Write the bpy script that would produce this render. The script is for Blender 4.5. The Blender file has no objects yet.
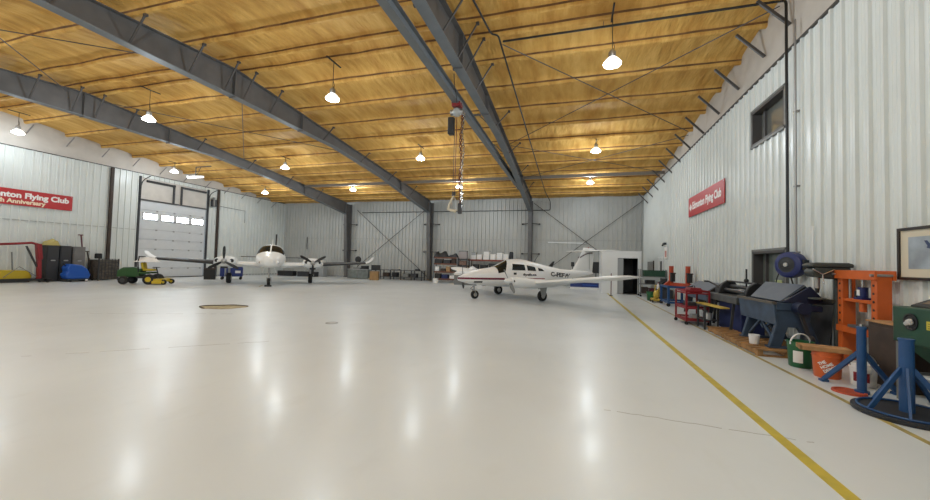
import bpy, bmesh, math, random
from mathutils import Vector, Matrix
R = math.radians
PI = math.pi
scn = bpy.context.scene
col = scn.collection
random.seed(7)

# ------------------------------------------------------------------ place dimensions (metres)
XR, XL, YB, YF, H = 4.545, -25.524, 27.714, -8.9, 6.43
SL, YR = 0.0838, 9.4                       # roof slope, ridge line

def roof(y):
    return H + SL * (YB - y) if y >= YR else H + SL * (YB - YR) - SL * (YR - y)

# ------------------------------------------------------------------ materials
MATS = {}
def mat(name, rgb, rough=0.6, metal=0.0, var=0.0, vscale=4.0, bump=0.0, bscale=40.0, emit=None, estr=0.0, coat=0.0, spec=0.5):
    if name in MATS: return MATS[name]
    m = bpy.data.materials.new(name); m.use_nodes = True
    nt = m.node_tree; b = nt.nodes['Principled BSDF']
    b.inputs['Base Color'].default_value = (*rgb, 1)
    b.inputs['Roughness'].default_value = rough
    b.inputs['Metallic'].default_value = metal
    b.inputs['Specular IOR Level'].default_value = spec
    if coat: b.inputs['Coat Weight'].default_value = coat
    tc = nt.nodes.new('ShaderNodeTexCoord')
    if var:
        n = nt.nodes.new('ShaderNodeTexNoise'); n.inputs['Scale'].default_value = vscale; n.inputs['Detail'].default_value = 5
        nt.links.new(tc.outputs['Object'], n.inputs['Vector'])
        r = nt.nodes.new('ShaderNodeValToRGB')
        r.color_ramp.elements[0].position = .3; r.color_ramp.elements[1].position = .7
        r.color_ramp.elements[0].color = (*[max(0, c * (1 - var)) for c in rgb], 1)
        r.color_ramp.elements[1].color = (*[min(1, c * (1 + var)) for c in rgb], 1)
        nt.links.new(n.outputs['Fac'], r.inputs['Fac']); nt.links.new(r.outputs['Color'], b.inputs['Base Color'])
    if bump:
        n2 = nt.nodes.new('ShaderNodeTexNoise'); n2.inputs['Scale'].default_value = bscale; n2.inputs['Detail'].default_value = 4
        nt.links.new(tc.outputs['Object'], n2.inputs['Vector'])
        bp = nt.nodes.new('ShaderNodeBump'); bp.inputs['Strength'].default_value = bump; bp.inputs['Distance'].default_value = .02
        nt.links.new(n2.outputs['Fac'], bp.inputs['Height']); nt.links.new(bp.outputs['Normal'], b.inputs['Normal'])
    if emit:
        b.inputs['Emission Color'].default_value = (*emit, 1); b.inputs['Emission Strength'].default_value = estr
    MATS[name] = m
    return m

def band_mat(name, base, axis, bands, rough=.3, coat=.0):
    """Painted stripes: bands = [(lo, hi, xlo, xhi, rgb)] on object z, limited in object x."""
    m = mat(name, base, rough, coat=coat); nt = m.node_tree; b = nt.nodes['Principled BSDF']
    tc = nt.nodes.new('ShaderNodeTexCoord'); sp = nt.nodes.new('ShaderNodeSeparateXYZ')
    nt.links.new(tc.outputs['Object'], sp.inputs[0])
    prev = None
    def cmp(sock, op, v):
        k = nt.nodes.new('ShaderNodeMath'); k.operation = op; nt.links.new(sock, k.inputs[0]); k.inputs[1].default_value = v; return k.outputs[0]
    def mul(a, c):
        k = nt.nodes.new('ShaderNodeMath'); k.operation = 'MULTIPLY'; nt.links.new(a, k.inputs[0]); nt.links.new(c, k.inputs[1]); return k.outputs[0]
    for lo, hi, xlo, xhi, rgb in bands:
        f = mul(mul(cmp(sp.outputs['Z'], 'GREATER_THAN', lo), cmp(sp.outputs['Z'], 'LESS_THAN', hi)),
                mul(cmp(sp.outputs['X'], 'GREATER_THAN', xlo), cmp(sp.outputs['X'], 'LESS_THAN', xhi)))
        mx = nt.nodes.new('ShaderNodeMix'); mx.data_type = 'RGBA'
        nt.links.new(f, mx.inputs[0])
        if prev is None: mx.inputs[6].default_value = (*base, 1)
        else: nt.links.new(prev, mx.inputs[6])
        mx.inputs[7].default_value = (*rgb, 1); prev = mx.outputs[2]
    nt.links.new(prev, b.inputs['Base Color'])
    return m

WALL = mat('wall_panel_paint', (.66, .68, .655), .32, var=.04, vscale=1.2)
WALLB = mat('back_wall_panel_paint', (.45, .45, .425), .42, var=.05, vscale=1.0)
BLANKET = mat('white_vapour_barrier', (.54, .50, .455), .55, var=.07, vscale=2.0, bump=.25, bscale=5)
STEEL = mat('grey_painted_steel', (.11, .105, .103), .5, var=.15, vscale=2)
STEELL = mat('blue_grey_steel', (.16, .175, .19), .45, var=.1, vscale=2)
BRACE = mat('brace_steel', (.07, .062, .058), .5)
GALV = mat('galvanised', (.33, .32, .31), .4, .6)
BLACK = mat('black_paint', (.012, .012, .013), .45)
RUBBER = mat('black_rubber', (.012, .012, .012), .75)
DARK = mat('dark_grey', (.035, .036, .04), .55, var=.2)
CHARC = mat('charcoal_plastic', (.03, .031, .035), .6)
WHITE = mat('white_paint', (.78, .78, .77), .35)
WHITEM = mat('white_matte', (.7, .7, .68), .6, var=.04)
PLANE = mat('aircraft_white', (.80, .80, .79), .36)
GLASSD = mat('dark_glass', (.012, .014, .014), .10, spec=.3)
CHROME = mat('chrome', (.6, .6, .6), .18, 1.0)
ALU = mat('aluminium', (.45, .45, .45), .35, .9)
RED = mat('sign_red', (.45, .018, .02), .45)
REDT = mat('tool_red', (.24, .010, .016), .45, var=.15)
MAROON = mat('maroon', (.10, .008, .018), .4)
ORANGE = mat('press_orange', (.54, .105, .015), .45, var=.1)
ORANGED = mat('red_orange', (.42, .05, .012), .5, var=.1)
BLUE = mat('jack_blue', (.013, .065, .19), .45, var=.15)
BLUED = mat('deep_blue', (.008, .015, .10), .4)
BLUEB = mat('bright_blue', (.012, .09, .42), .4)
NAVYD = mat('dark_navy_paint', (.010,.016,.045), .5)
NAVY = mat('navy_cloth', (.012, .022, .10), .7)
BRAKE = mat('worn_blue_grey_paint', (.036, .062, .105), .5, var=.3, vscale=5)
SHEET = mat('blue_grey_sheet', (.14, .17, .22), .42, .3, var=.1)
GREEN = mat('machine_green', (.010, .055, .028), .45, var=.15)
PAIL = mat('pail_green', (.010, .10, .032), .4)
JD = mat('mower_green', (.015, .075, .012), .45)
YEL = mat('mower_yellow', (.55, .40, .02), .5)
YELD = mat('faded_yellow', (.48, .33, .05), .6, var=.15)
LINEY = mat('yellow_floor_paint', (.50, .38, .03), .4, var=.15, vscale=6)
LINEB = mat('worn_yellow_floor_paint', (.36, .28, .09), .45, var=.35, vscale=5)
WOOD = mat('rough_wood', (.30, .16, .06), .75, var=.35, vscale=6)
PLANK = mat('worn_plank', (.42, .22, .09), .7, var=.25, vscale=8)
BOXC = mat('cardboard', (.36, .22, .11), .8, var=.15)
BROWN = mat('rusty_brown_steel', (.045, .028, .02), .65, var=.35, vscale=4)
BUCKO = mat('orange_pail', (.60, .11, .02), .4)
DRILL = mat('drill_grey_green', (.045, .05, .045), .5, var=.2)
BRASS = mat('brass', (.35, .24, .10), .4, .7)
CHAINR = mat('rusty_chain', (.16, .05, .025), .45, .5)
ACRYL = mat('lamp_refractor', (.8,.8,.8), .4, emit=(1,.97,.9), estr=2.2)
LAMPE = mat('lamp_lens', (.9, .9, .9), .4, emit=(1, .93, .82), estr=12)
DAYE = mat('daylight_pane', (.9, .95, 1), .3, emit=(.86, .95, 1), estr=18)
TUBEE = mat('led_tube', (.9, .9, .9), .4, emit=(1, .97, .92), estr=7)
LABELW = mat('label_white', (.75, .74, .72), .5)
LABELY = mat('label_yellow', (.55, .45, .04), .5)
CREAM = mat('cream_mat', (.62, .55, .42), .7)
GREYC = mat('grey_cabinet', (.17, .175, .17), .5, var=.1)
GREYL = mat('light_grey', (.36, .37, .37), .5)
RIBSH = mat('door_panel_white', (.60, .61, .62), .4, var=.03)

def make_foam():
    m = bpy.data.materials.new('spray_foam'); m.use_nodes = True; nt = m.node_tree; b = nt.nodes['Principled BSDF']
    tc = nt.nodes.new('ShaderNodeTexCoord')
    mp = nt.nodes.new('ShaderNodeMapping'); mp.inputs['Scale'].default_value = (2.6, .6, 1); mp.inputs['Rotation'].default_value = (0, 0, .55)
    nt.links.new(tc.outputs['Object'], mp.inputs['Vector'])
    n = nt.nodes.new('ShaderNodeTexNoise'); n.inputs['Scale'].default_value = 1.1; n.inputs['Detail'].default_value = 6; n.inputs['Roughness'].default_value = .6
    nt.links.new(mp.outputs[0], n.inputs['Vector'])
    r = nt.nodes.new('ShaderNodeValToRGB')
    e = r.color_ramp.elements
    e[0].position = .28; e[0].color = (.47, .235, .052, 1)
    e[1].position = .72; e[1].color = (.74, .46, .145, 1)
    k = e.new(.5); k.color = (.62, .355, .092, 1)
    nt.links.new(n.outputs['Fac'], r.inputs['Fac']); nt.links.new(r.outputs['Color'], b.inputs['Base Color'])
    n2 = nt.nodes.new('ShaderNodeTexNoise'); n2.inputs['Scale'].default_value = 2.6; n2.inputs['Detail'].default_value = 7
    nt.links.new(mp.outputs[0], n2.inputs['Vector'])
    bp = nt.nodes.new('ShaderNodeBump'); bp.inputs['Strength'].default_value = .7; bp.inputs['Distance'].default_value = .12
    nt.links.new(n2.outputs['Fac'], bp.inputs['Height']); nt.links.new(bp.outputs['Normal'], b.inputs['Normal'])
    b.inputs['Roughness'].default_value = .7; b.inputs['Specular IOR Level'].default_value = .25
    return m
FOAM = make_foam()

def make_floor():
    m = bpy.data.materials.new('epoxy_floor'); m.use_nodes = True; nt = m.node_tree; b = nt.nodes['Principled BSDF']
    tc = nt.nodes.new('ShaderNodeTexCoord')
    def noise(s, d, sc=(1, 1, 1)):
        mp = nt.nodes.new('ShaderNodeMapping'); mp.inputs['Scale'].default_value = sc
        nt.links.new(tc.outputs['Object'], mp.inputs['Vector'])
        n = nt.nodes.new('ShaderNodeTexNoise'); n.inputs['Scale'].default_value = s; n.inputs['Detail'].default_value = d
        nt.links.new(mp.outputs[0], n.inputs['Vector']); return n.outputs['Fac']
    def ramp(f, p0, c0, p1, c1):
        r = nt.nodes.new('ShaderNodeValToRGB'); e = r.color_ramp.elements
        e[0].position = p0; e[0].color = (*c0, 1); e[1].position = p1; e[1].color = (*c1, 1)
        nt.links.new(f, r.inputs['Fac']); return r.outputs['Color']
    base = ramp(noise(.5, 6), .3, (.605, .63, .64), .7, (.655, .685, .70))
    scuff = ramp(noise(3.0, 8, (1, .45, 1)), .60, (1, 1, 1), .95, (.90, .89, .87))
    spot = ramp(noise(9, 3), .78, (1, 1, 1), .86, (.84, .83, .80))
    def mult(a, c):
        x = nt.nodes.new('ShaderNodeMix'); x.data_type = 'RGBA'; x.blend_type = 'MULTIPLY'; x.inputs[0].default_value = 1
        nt.links.new(a, x.inputs[6]); nt.links.new(c, x.inputs[7]); return x.outputs[2]
    nt.links.new(mult(mult(base, scuff), spot), b.inputs['Base Color'])
    rr = nt.nodes.new('ShaderNodeMapRange'); rr.inputs['From Min'].default_value = .3; rr.inputs['From Max'].default_value = .7
    rr.inputs['To Min'].default_value = .30; rr.inputs['To Max'].default_value = .40
    nt.links.new(noise(1.3, 6), rr.inputs['Value']); nt.links.new(rr.outputs[0], b.inputs['Roughness'])
    bp = nt.nodes.new('ShaderNodeBump'); bp.inputs['Strength'].default_value = .10; bp.inputs['Distance'].default_value = .01
    nt.links.new(noise(7, 4), bp.inputs['Height']); nt.links.new(bp.outputs['Normal'], b.inputs['Normal'])
    b.inputs['Specular IOR Level'].default_value = .35
    b.inputs['Coat Weight'].default_value = .13; b.inputs['Coat Roughness'].default_value = .17; nt.links.new(bp.outputs['Normal'], b.inputs['Coat Normal'])
    return m
FLOOR = make_floor()

# ------------------------------------------------------------------ mesh helpers
class MB:
    def __init__(s): s.bm = bmesh.new()
    def box(s, x0, x1, y0, y1, z0, z1):
        v = [s.bm.verts.new(p) for p in ((x0,y0,z0),(x1,y0,z0),(x1,y1,z0),(x0,y1,z0),(x0,y0,z1),(x1,y0,z1),(x1,y1,z1),(x0,y1,z1))]
        for f in ((3,2,1,0),(4,5,6,7),(0,1,5,4),(1,2,6,5),(2,3,7,6),(3,0,4,7)): s.bm.faces.new([v[i] for i in f])
        return s
    def obox(s, c, size, rot=(0,0,0)):
        from mathutils import Euler
        M = Matrix.Translation(c) @ Euler(rot).to_matrix().to_4x4()
        n0 = len(s.bm.verts); a, b, d = [q / 2 for q in size]
        s.bm.verts.ensure_lookup_table()
        s.box(-a, a, -b, b, -d, d); s.bm.verts.ensure_lookup_table()
        for v in s.bm.verts[n0:]: v.co = M @ v.co
        return s
    def bar(s, p0, p1, w, h, up=(0,0,1)):
        """rectangular bar between two points"""
        p0, p1 = Vector(p0), Vector(p1); d = (p1 - p0).normalized(); u = Vector(up)
        if abs(d.dot(u)) > .95: u = Vector((1,0,0))
        a = d.cross(u).normalized() * w / 2; b = a.cross(d).normalized() * h / 2
        r = [[s.bm.verts.new(p + i * a + j * b) for i, j in ((-1,-1),(1,-1),(1,1),(-1,1))] for p in (p0, p1)]
        s.bm.faces.new(r[0]); s.bm.faces.new(r[1][::-1])
        for i in range(4): s.bm.faces.new((r[0][i], r[1][i], r[1][(i+1)%4], r[0][(i+1)%4]))
        return s
    def rings(s, rs, cap=True, closed=True):
        vs = [[s.bm.verts.new(p) for p in r] for r in rs]
        n = len(vs[0])
        for a, b in zip(vs, vs[1:]):
            for i in range(n if closed else n - 1):
                s.bm.faces.new((a[i], a[(i+1)%n], b[(i+1)%n], b[i]))
        if cap:
            for r in (vs[0][::-1], vs[-1]):
                try: s.bm.faces.new(r)
                except Exception: pass
        return s
    def cyl(s, p0, p1, r0, r1=None, n=14, cap=True):
        p0, p1 = Vector(p0), Vector(p1); r1 = r0 if r1 is None else r1
        d = (p1 - p0).normalized(); u = Vector((0,0,1)) if abs(d.z) < .9 else Vector((1,0,0))
        a = d.cross(u).normalized(); b = d.cross(a)
        return s.rings([[p + r * (a * math.cos(2*PI*i/n) + b * math.sin(2*PI*i/n)) for i in range(n)] for p, r in ((p0, r0), (p1, r1))], cap)
    def tube(s, pts, r, n=8, cap=True):
        pts = [Vector(p) for p in pts]; rs = []; a = None
        for i, p in enumerate(pts):
            d = (pts[min(i+1, len(pts)-1)] - pts[max(i-1, 0)]).normalized()
            if a is None:
                u = Vector((0,0,1)) if abs(d.z) < .9 else Vector((1,0,0)); a = d.cross(u).normalized()
            else:
                a = (a - d * a.dot(d)).normalized()
            b = d.cross(a); q = r[i] if isinstance(r, (list, tuple)) else r
            rs.append([p + q * (a * math.cos(2*PI*k/n) + b * math.sin(2*PI*k/n)) for k in range(n)])
        return s.rings(rs, cap)
    def prism(s, poly, axis, a0, a1):
        """poly of 2-D points; axis 0: (y,z), 1: (x,z), 2: (x,y)"""
        def P(q, t): return (t, q[0], q[1]) if axis == 0 else (q[0], t, q[1]) if axis == 1 else (q[0], q[1], t)
        return s.rings([[P(q, a0) for q in poly], [P(q, a1) for q in poly]])
    def lathe(s, prof, c=(0,0,0), n=20, axis='z', cap=False):
        rs = []
        for r, t in prof:
            ring = []
            for i in range(n):
                a = 2*PI*i/n; x, y = r*math.cos(a), r*math.sin(a)
                q = (x, y, t) if axis == 'z' else (t, x, y) if axis == 'x' else (x, t, y)
                ring.append((c[0]+q[0], c[1]+q[1], c[2]+q[2]))
            rs.append(ring)
        return s.rings(rs, cap)
    def ball(s, c, r, sc=(1,1,1), n=14, m=8):
        return s.lathe([(max(r*math.sin(PI*i/m), 1e-4), -r*math.cos(PI*i/m)) for i in range(m+1)], (0,0,0), n)._last(c, sc, n*(m+1))
    def _last(s, c, sc, k):
        s.bm.verts.ensure_lookup_table()
        for v in s.bm.verts[-k:]: v.co = Vector((v.co.x*sc[0]+c[0], v.co.y*sc[1]+c[1], v.co.z*sc[2]+c[2]))
        return s
    def grid(s, fn, nu, nv):
        vs = [[s.bm.verts.new(fn(i/nu, j/nv)) for j in range(nv+1)] for i in range(nu+1)]
        for i in range(nu):
            for j in range(nv): s.bm.faces.new((vs[i][j], vs[i+1][j], vs[i+1][j+1], vs[i][j+1]))
        return s
    def face(s, pts): s.bm.faces.new([s.bm.verts.new(p) for p in pts]); return s
    def build(s, name, m, parent=None, bevel=0.0, ang=35, label=None, kind=None, fix=True):
        if fix: bmesh.ops.recalc_face_normals(s.bm, faces=s.bm.faces[:])
        me = bpy.data.meshes.new(name); s.bm.to_mesh(me); s.bm.free()
        me.materials.append(m)
        for p in me.polygons: p.use_smooth = True
        me.set_sharp_from_angle(angle=R(ang))
        o = bpy.data.objects.new(name, me); col.objects.link(o)
        if parent is not None: o.parent = parent
        if bevel:
            b = o.modifiers.new('bevel', 'BEVEL'); b.width = bevel; b.segments = 2; b.limit_method = 'ANGLE'; b.angle_limit = R(40)
        if label: o['label'] = label
        if kind: o['kind'] = kind
        return o

def thing(name, label, cat, loc=(0,0,0), rz=0.0, group=None):
    o = bpy.data.objects.new(name, None); col.objects.link(o)
    o.location = loc; o.rotation_euler = (0, 0, rz); o.empty_display_size = .2
    o['label'] = label; o['category'] = cat
    if group: o['group'] = group
    return o
def tag(o, label, cat, group=None):
    o['label'] = label; o['category'] = cat
    if group: o['group'] = group
    return o
def struct(o): o['kind'] = 'structure'; return o
def kids(o): return [c for c in bpy.data.objects if c.parent == o]
def dup(root, loc, rz, label, group=None):
    def cp(o, parent):
        c = o.copy(); col.objects.link(c)
        if parent is not None: c.parent = parent
        for k in kids(o): cp(k, c)
        return c
    r = cp(root, None); r.location = loc; r.rotation_euler = (0, 0, rz); r['label'] = label
    if group: r['group'] = group
    return r

def text_geo(txt, size, bold=0.0, width=None):
    cu = bpy.data.curves.new('t', 'FONT'); cu.body = txt; cu.size = size; cu.offset = bold; cu.resolution_u = 3
    o = bpy.data.objects.new('t', cu); col.objects.link(o)
    bpy.context.view_layer.update()
    me = bpy.data.meshes.new_from_object(o.evaluated_get(bpy.context.evaluated_depsgraph_get()))
    vs = [Vector(v.co) for v in me.vertices]; fs = [tuple(p.vertices) for p in me.polygons]
    bpy.data.objects.remove(o); bpy.data.curves.remove(cu); bpy.data.meshes.remove(me)
    x0 = min(v.x for v in vs); x1 = max(v.x for v in vs)
    k = (width / (x1 - x0)) if width else 1
    return [((v.x - x0) * k, v.y) for v in vs], fs
def text(txt, size, fn, name, m, parent, bold=0.0, width=None):
    """fn maps text (u, v) to a 3-D point on the surface it is printed on"""
    vs, fs = text_geo(txt, size, bold, width)
    b = MB(); q = [b.bm.verts.new(fn(u, v)) for u, v in vs]
    for f in fs:
        try: b.bm.faces.new([q[i] for i in f])
        except Exception: pass
    return b.build(name, m, parent, fix=False)

# ------------------------------------------------------------------ camera (a level-ish phone shot at 1.5 m)
f, yaw, pit, rol = 370.09, .2877, .0336, .0268
fw = Vector((-math.sin(yaw)*math.cos(pit), math.cos(yaw)*math.cos(pit), math.sin(pit)))
r0 = Vector((math.cos(yaw), math.sin(yaw), 0)); u0 = r0.cross(fw)
cr = r0*math.cos(rol) + u0*math.sin(rol); cu_ = -r0*math.sin(rol) + u0*math.cos(rol)
cam = bpy.data.cameras.new('camera'); co = bpy.data.objects.new('camera', cam); col.objects.link(co)
co.matrix_world = Matrix(((cr.x, cu_.x, -fw.x, 0), (cr.y, cu_.y, -fw.y, 0), (cr.z, cu_.z, -fw.z, 1.5), (0,0,0,1)))
cam.sensor_width = 36; cam.lens = f / 930 * 36; cam.clip_end = 200; cam.clip_start = .05
scn.camera = co

# ------------------------------------------------------------------ floor
fl_ = MB().box(XL - .3, XR + .3, YF - .3, YB + .3, -.2, 0).build('floor', FLOOR); struct(fl_)
MB().box(1.745, 1.845, -8, 24.5, 0, .003).build('painted_line', LINEY, fl_, label='bright yellow stripe down the right of the floor')
MB().box(3.03, 3.09, -8, 20.5, 0, .003).build('painted_line', LINEB, fl_, label='worn brownish stripe along the machine row')
MB().lathe([(.001,.004),(.10,.004),(.10,0)], (-5.42, 7.49, 0), 24).build('floor_plate', mat('plate_grey', (.5,.48,.45), .35), fl_)
MB().lathe([(.115,.0),(.115,.006),(.145,.006),(.145,0)], (-5.42, 7.49, 0), 24).build('floor_plate_ring', GALV, fl_)
d = thing('floor_drain_mat', 'flat brown and yellow stained patch mat on the open floor left of centre', 'mat', (-9.85, 8.45, 0), .5)
b = MB(); pts = [(.62*math.cos(a)*(1+.12*math.sin(3*a)), .42*math.sin(a)*(1+.1*math.cos(5*a))) for a in [2*PI*i/28 for i in range(28)]]
b.prism(pts, 2, 0, .008); b.build('mat_sheet', mat('stained_mat', (.34, .27, .13), .6, var=.5, vscale=5), d)
b = MB()
b.tube([(.60*math.cos(a)*(1+.12*math.sin(3*a)), .40*math.sin(a)*(1+.1*math.cos(5*a)), .014) for a in [2*PI*i/28*.62+.3 for i in range(28)]], .018, 6); b.build('mat_edge', BROWN, d)
for k, (x0, y0, x1, y1) in enumerate(((.25, 4.2, 2.05, 4.05), (-11.5, 6.1, -8.5, 7.6), (-7.5, 3.3, -5.2, 5.4))):
    b = MB(); n = 26; L = []
    for i in range(n + 1):
        t = i / n; L.append((x0+(x1-x0)*t + random.uniform(-.012,.012), y0+(y1-y0)*t + random.uniform(-.012,.012)))
    for i in range(n):
        if random.random() < .22: continue
        b.bar((*L[i], .0008), (*L[i+1], .0008), .006, .0016)
    b.build('floor_crack', mat('crack', (.30, .28, .25), .7), fl_)

# ------------------------------------------------------------------ corrugated walls
def ribbed(name, m, a0, a1, z0, z1, place, holes=(), pitch=.305, phase=0.0):
    """vertical ribbed sheet along [a0,a1]; place(a, depth, z) -> point; holes: (h0, h1, zlo, zhi)"""
    prof = []                                    # one pitch: offsets (t, depth)
    one = [(0,0),(.010,.046),(.058,.046),(.068,0),(.135,0),(.143,.006),(.152,.006),(.160,0),(.215,0),(.223,.006),(.232,.006),(.240,0)]
    k = math.floor((a0 - phase) / pitch)
    while phase + k * pitch < a1:
        for t, dd in one:
            a = phase + k * pitch + t
            if a0 <= a <= a1: prof.append((a, dd))
        k += 1
    cuts = sorted([a0, a1] + [h for q in holes for h in q[:2]])
    def dep(a):
        t = (a - phase) % pitch
        for (p, d0), (q, d1) in zip(one, one[1:] + [(pitch, 0)]):
            if p <= t <= q: return d0 + (d1 - d0) * (t - p) / (q - p)
        return 0
    for c in cuts: prof.append((c, dep(c)))
    prof = sorted(set((round(a, 5), round(dd, 5)) for a, dd in prof))
    pr = [prof[0]]
    for q in prof[1:]:
        if q[0] - pr[-1][0] > 1e-4: pr.append(q)
    b = MB()
    for (p, d0), (q, d1) in zip(pr, pr[1:]):
        segs = [(z0, z1)]; mid = (p + q) / 2
        for h0, h1, lo, hi in holes:
            if h0 < mid < h1:
                ns = []
                for s0, s1 in segs:
                    if lo > s0: ns.append((s0, min(lo, s1)))
                    if hi < s1: ns.append((max(hi, s0), s1))
                segs = [x for x in ns if x[1] - x[0] > 1e-4]
        for s0, s1 in segs:
            b.face([place(p, d0, s0), place(q, d1, s0), place(q, d1, s1), place(p, d0, s1)])
    bmesh.ops.remove_doubles(b.bm, verts=b.bm.verts[:], dist=1e-4)
    return struct(b.build(name, m, ang=12))

W1 = (9.92, 11.53, 4.77, 5.69); W2 = (9.90, 11.46, 1.03, 1.98)
wr = ribbed('wall_right', WALL, YF, YB, 0, H, lambda a, d, z: (XR - d, a, z), (W1, W2), phase=.12)
DY0, DY1 = 15.95, 20.2
wl = ribbed('wall_left', WALL, YF, YB, 0, H, lambda a, d, z: (XL + d, a, z), ((DY0, DY1, 0, 6.2),), phase=.2)
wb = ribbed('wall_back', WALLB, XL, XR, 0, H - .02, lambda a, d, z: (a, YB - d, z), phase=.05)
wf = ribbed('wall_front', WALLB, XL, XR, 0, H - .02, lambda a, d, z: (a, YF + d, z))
def gable(x, parent, sgn):
    b = MB(); poly = [(YF, H), (YB, H), (YB, roof(YB)+.1), (YR, roof(YR)+.1), (YF, roof(YF)+.1)]
    b.prism(poly, 0, x + sgn*.02, x + sgn*.14); b.build('gable_blanket', BLANKET, parent, label='pale insulation blanket above the ribbed panels')
    b = MB(); b.box(min(x, x - sgn*.062), max(x, x - sgn*.062), YF, YB, H - .02, H + .015); b.build('panel_trim', BRACE, parent)
gable(XR, wr, 1); gable(XL, wl, -1)
# base flashing
MB().box(XR - .012, XR + .05, YF, YB, 0, .09).build('base_flashing', GREYL, wr)
MB().box(XL - .05, XL + .012, YF, DY0, 0, .09).build('base_flashing', GREYL, wl)
MB().box(XL - .05, XL + .012, DY1, YB, 0, .09).build('base_flashing', GREYL, wl)
MB().box(XL, XR, YB - .035, YB + .05, 0, .09).build('base_flashing', GREYL, wb)
MB().box(XL, XR, YB - .045, YB + .02, 3.28, 3.31).build('lap_line', mat('lap_grey', (.36,.36,.34), .5), wb)
MB().box(XL - .02, XL + .04, YF, DY0-.2, 2.95, 2.975).build('lap_line', MATS['lap_grey'], wl)
# screws of the right wall are too small to show; the gable struts are not
PUR = [10.9 + 1.52*k for k in range(11)] + [9.75, 9.05] + [7.9 - 1.52*k for k in range(11)]
for y in PUR:
    if -1 < y < 27:
        if abs(y - 9.05) > .1:
            MB().bar((XR - .62, y + .05, roof(y) - .27), (XR - .02, y, roof(y) - .95), .06, .06).build('strut', BRACE, wr)
        MB().bar((XL + .5, y + .05, roof(y) - .27), (XL + .02, y, roof(y) - .72), .035, .035).build('strut', GALV, wl)

# ------------------------------------------------------------------ foam ceiling with coated purlins
def ceiling():
    ys = []
    P = sorted(y for y in PUR if YF < y < YB - .1)
    prof = []
    for y in P: prof += [(y-.30,0),(y-.14,-.015),(y-.085,-.045),(y-.072,-.085),(y-.060,-.135),(y-.052,-.195),(y-.03,-.215),(y+.045,-.21),(y+.062,-.18),(y+.07,-.12),(y+.085,-.03),(y+.16,-.01),(y+.34,0)]
    for i, y in enumerate(P[:-1]):
        g = P[i+1] - y
        if g > 1.2: prof += [(y+.34+(g-.64)*t, .02*math.sin(PI*t)) for t in (.2,.4,.6,.8)]
    prof += [(YF-.2,0),(YB+.02,0),(YR,0)]
    prof = sorted(prof); q = [prof[0]]
    for p in prof[1:]:
        if p[0] - q[-1][0] > .006: q.append(p)
    from mathutils import noise
    nx = 150; b = MB(); vs = []
    for i in range(nx + 1):
        x = XL - .2 + (XR - XL + .4) * i / nx; row = []
        for y, dz in q:
            v = Vector((x*.55 + y*.25, y*.6, 0)); w = noise.noise(v) * .035 + noise.noise(v*3.1) * .02
            yy = y + noise.noise(Vector((x*.8, y*.1, 5))) * .025 * (1 if dz < -.01 else 0)
            row.append(b.bm.verts.new((x, yy, roof(y) + dz + w * (.9 if dz > -.1 else .5))))
        vs.append(row)
    for i in range(nx):
        for j in range(len(q) - 1): b.bm.faces.new((vs[i][j], vs[i+1][j], vs[i+1][j+1], vs[i][j+1]))
    o = b.build('ceiling', FOAM, ang=48); struct(o)
    o.data.materials.append(mat('dark_purlin_band', (.16, .075, .025), .7, var=.5, vscale=2.2))  # thin dark brown band along one side of each purlin
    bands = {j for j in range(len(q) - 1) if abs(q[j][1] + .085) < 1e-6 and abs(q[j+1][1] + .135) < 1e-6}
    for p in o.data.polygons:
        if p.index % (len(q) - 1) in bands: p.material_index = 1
    b = MB(); b.prism([(YF-.4, roof(YF)+.16),(YR, roof(YR)+.16),(YB+.4, roof(YB)+.14),(YB+.4, roof(YB)+.24),(YR, roof(YR)+.26),(YF-.4, roof(YF)+.26)], 0, XL-.4, XR+.4)
    b.build('roof_deck', GALV, o)
ceiling()

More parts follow.
